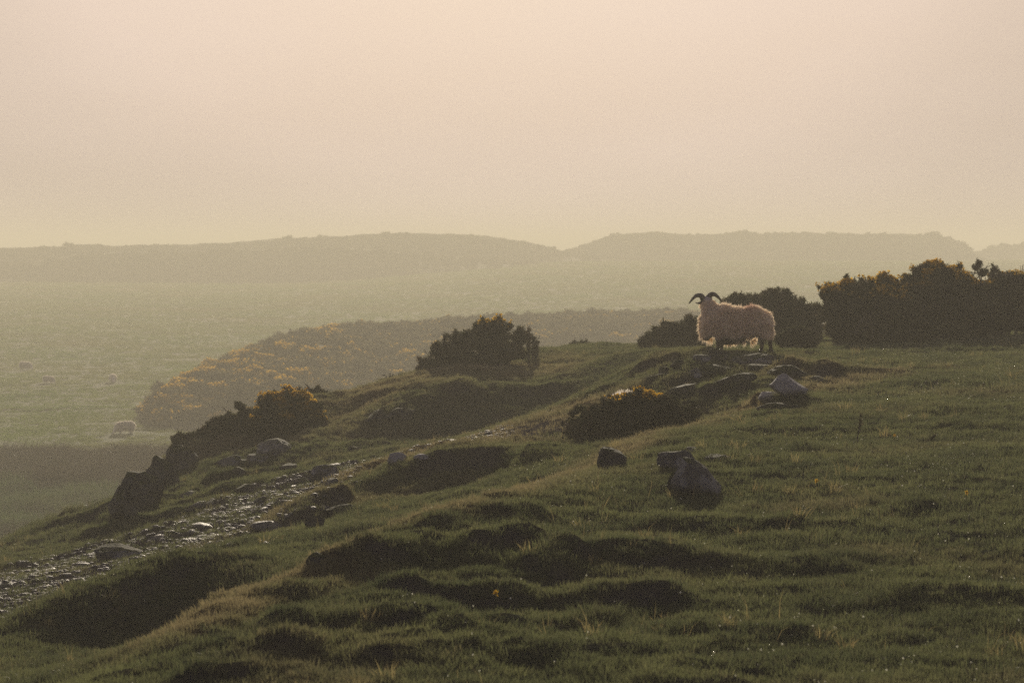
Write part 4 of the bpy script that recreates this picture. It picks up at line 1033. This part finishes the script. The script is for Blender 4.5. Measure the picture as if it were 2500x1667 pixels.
# ------------------------------------------------------------------ dew, small flowers, weeds
m, nt = new_mat('dew_drop'); M['dew'] = finish(m, nt, (.85, .85, .75), rough=.12, spec=1.0, trans=.6, tcol=(.95, .95, .80))
iv, if_ = ICO[1]
dewp = proto_collection('dew_drops', [mesh_obj('dew_drop', iv, if_, M['dew'], smooth=True)])
r = np.random.RandomState(55)
n = 9000; y = 10+34*r.rand(n)**.8; u = r.uniform(-.22, .22, n)
den = np.clip(.12+1.5*noise2(u*26, np.log(y)*9, 120), .02, 1)*np.clip((u+.10)*9, .08, 1); k = r.rand(n) < den; y, u = y[k], u[k]; x = u*y; n = len(x)
k = bil(pathm, u, np.log(y)) < .3; x, y, u = x[k], y[k], u[k]; n = len(x)
scatter('dew', np.stack([x, y, gz(x, y)+.035+.03*r.rand(n)], 1), .0024+.0040*r.rand(n)**2.4, np.zeros((n, 3)), np.zeros(n), dewp, {}, 'dew drops glinting on the grass tips', 'dew')

def dandelion(px, py, label, seed):
    r = np.random.RandomState(seed); p = on_ground(px, py+6); e = empty('dandelion', p); tag(e, label, 'flower', 'yellow dandelions dotted in the turf')
    v, f = tube_geo([([(0, 0, 0), (.004, 0, .05), (.006, -.004, .09)], .002, .002)]); mesh_obj('stem', v, f, M['blade_green'], e)
    n = 40; P = np.tile(np.array([[.006, -.004, .09]]), (n, 1)); D_ = unit(r.normal(size=(n, 3))+np.array([0, 0, .8]))
    v, f = sprigs(P, D_, .022, r, k=1, wd=.35, spread=.1); mesh_obj('petals', v, f, M['flower'], e)
m, nt = new_mat('stem_green'); M['blade_green'] = finish(m, nt, mixc(nt, noise_n(nt, 20, 2), (.04, .05, .02), (.07, .08, .03)), rough=.8, spec=.2)
dandelion(1992, 1196, 'yellow dandelion in the open turf right of the large lichen boulder', 1)
dandelion(2358, 1226, 'yellow dandelion nearest the right edge of the turf', 2)
dandelion(2183, 1080, 'yellow dandelion high on the slope right of the thistle stalk', 3)
dandelion(1208, 1480, 'yellow dandelion in the dark foreground lumps left of centre', 4)

def stalk(px, py, hpx, label, seed, name='dead_thistle', cat='thistle', lean=0):
    r = np.random.RandomState(seed); p = on_ground(px, py); k = p.y/F; e = empty(name, p); tag(e, label, cat)
    paths = twig((0, 0, -.02), (lean, 0, 1), hpx*k, .008, r, n=7, wig=.08, kids=0)
    v, f = tube_geo(paths); mesh_obj('stem', v, f, M['bark'], e)
    pts = np.array(paths[0][0])[3:]; v, f = sprigs(np.repeat(pts, 5, 0), np.tile([[0, 0, .6]], (len(pts)*5, 1)), .05, r, k=2, wd=.3, spread=.9); mesh_obj('leaves', v, f, M['gorse'], e)
stalk(2092, 1082, 70, 'thin dark dead thistle stalk standing alone in the turf', 1)
stalk(2262, 1078, 26, 'pale dead weed sprawling in the turf right of the thistle stalk', 2, 'dead_weed', 'weed', .8)

# longer dead stems and coarse pale tufts standing in the turf
M['straw'] = mat_blade('straw_blade', (.12, .10, .06), (.20, .165, .10), (.17, .13, .08), trans=.5)
stc = proto_collection('dead_stems', [tuft('dead_stem', 3, .20, .03, .0028, 240+q_, M['straw'], curl=.9) for q_ in range(4)] + [tuft('coarse_tuft', 26, .12, .05, .004, 250+q_, M['straw'], curl=1.1) for q_ in range(2)])
r = np.random.RandomState(91); n = 5200; y = 10+45*r.rand(n)**.75; u = r.uniform(-.22, .22, n); x = u*y
k = (noise2(x/1.6, y/1.3, 131) > .12+.3*r.rand(n)) & (bil(pathm, u, np.log(y)) < .5); x, y = x[k], y[k]; n = len(x)
scatter('dead_stems', np.stack([x, y, gz(x, y)], 1), r.uniform(.5, 1.1, n), np.stack([r.normal(0, .25, n), r.normal(0, .25, n), r.rand(n)*6.28], 1), np.where(r.rand(n) < .72, r.randint(0, 4, n), r.randint(4, 6, n)), stc, {'dry': r.rand(n), 'rnd': r.rand(n)}, 'pale dead grass stems standing above the short turf', 'grass')
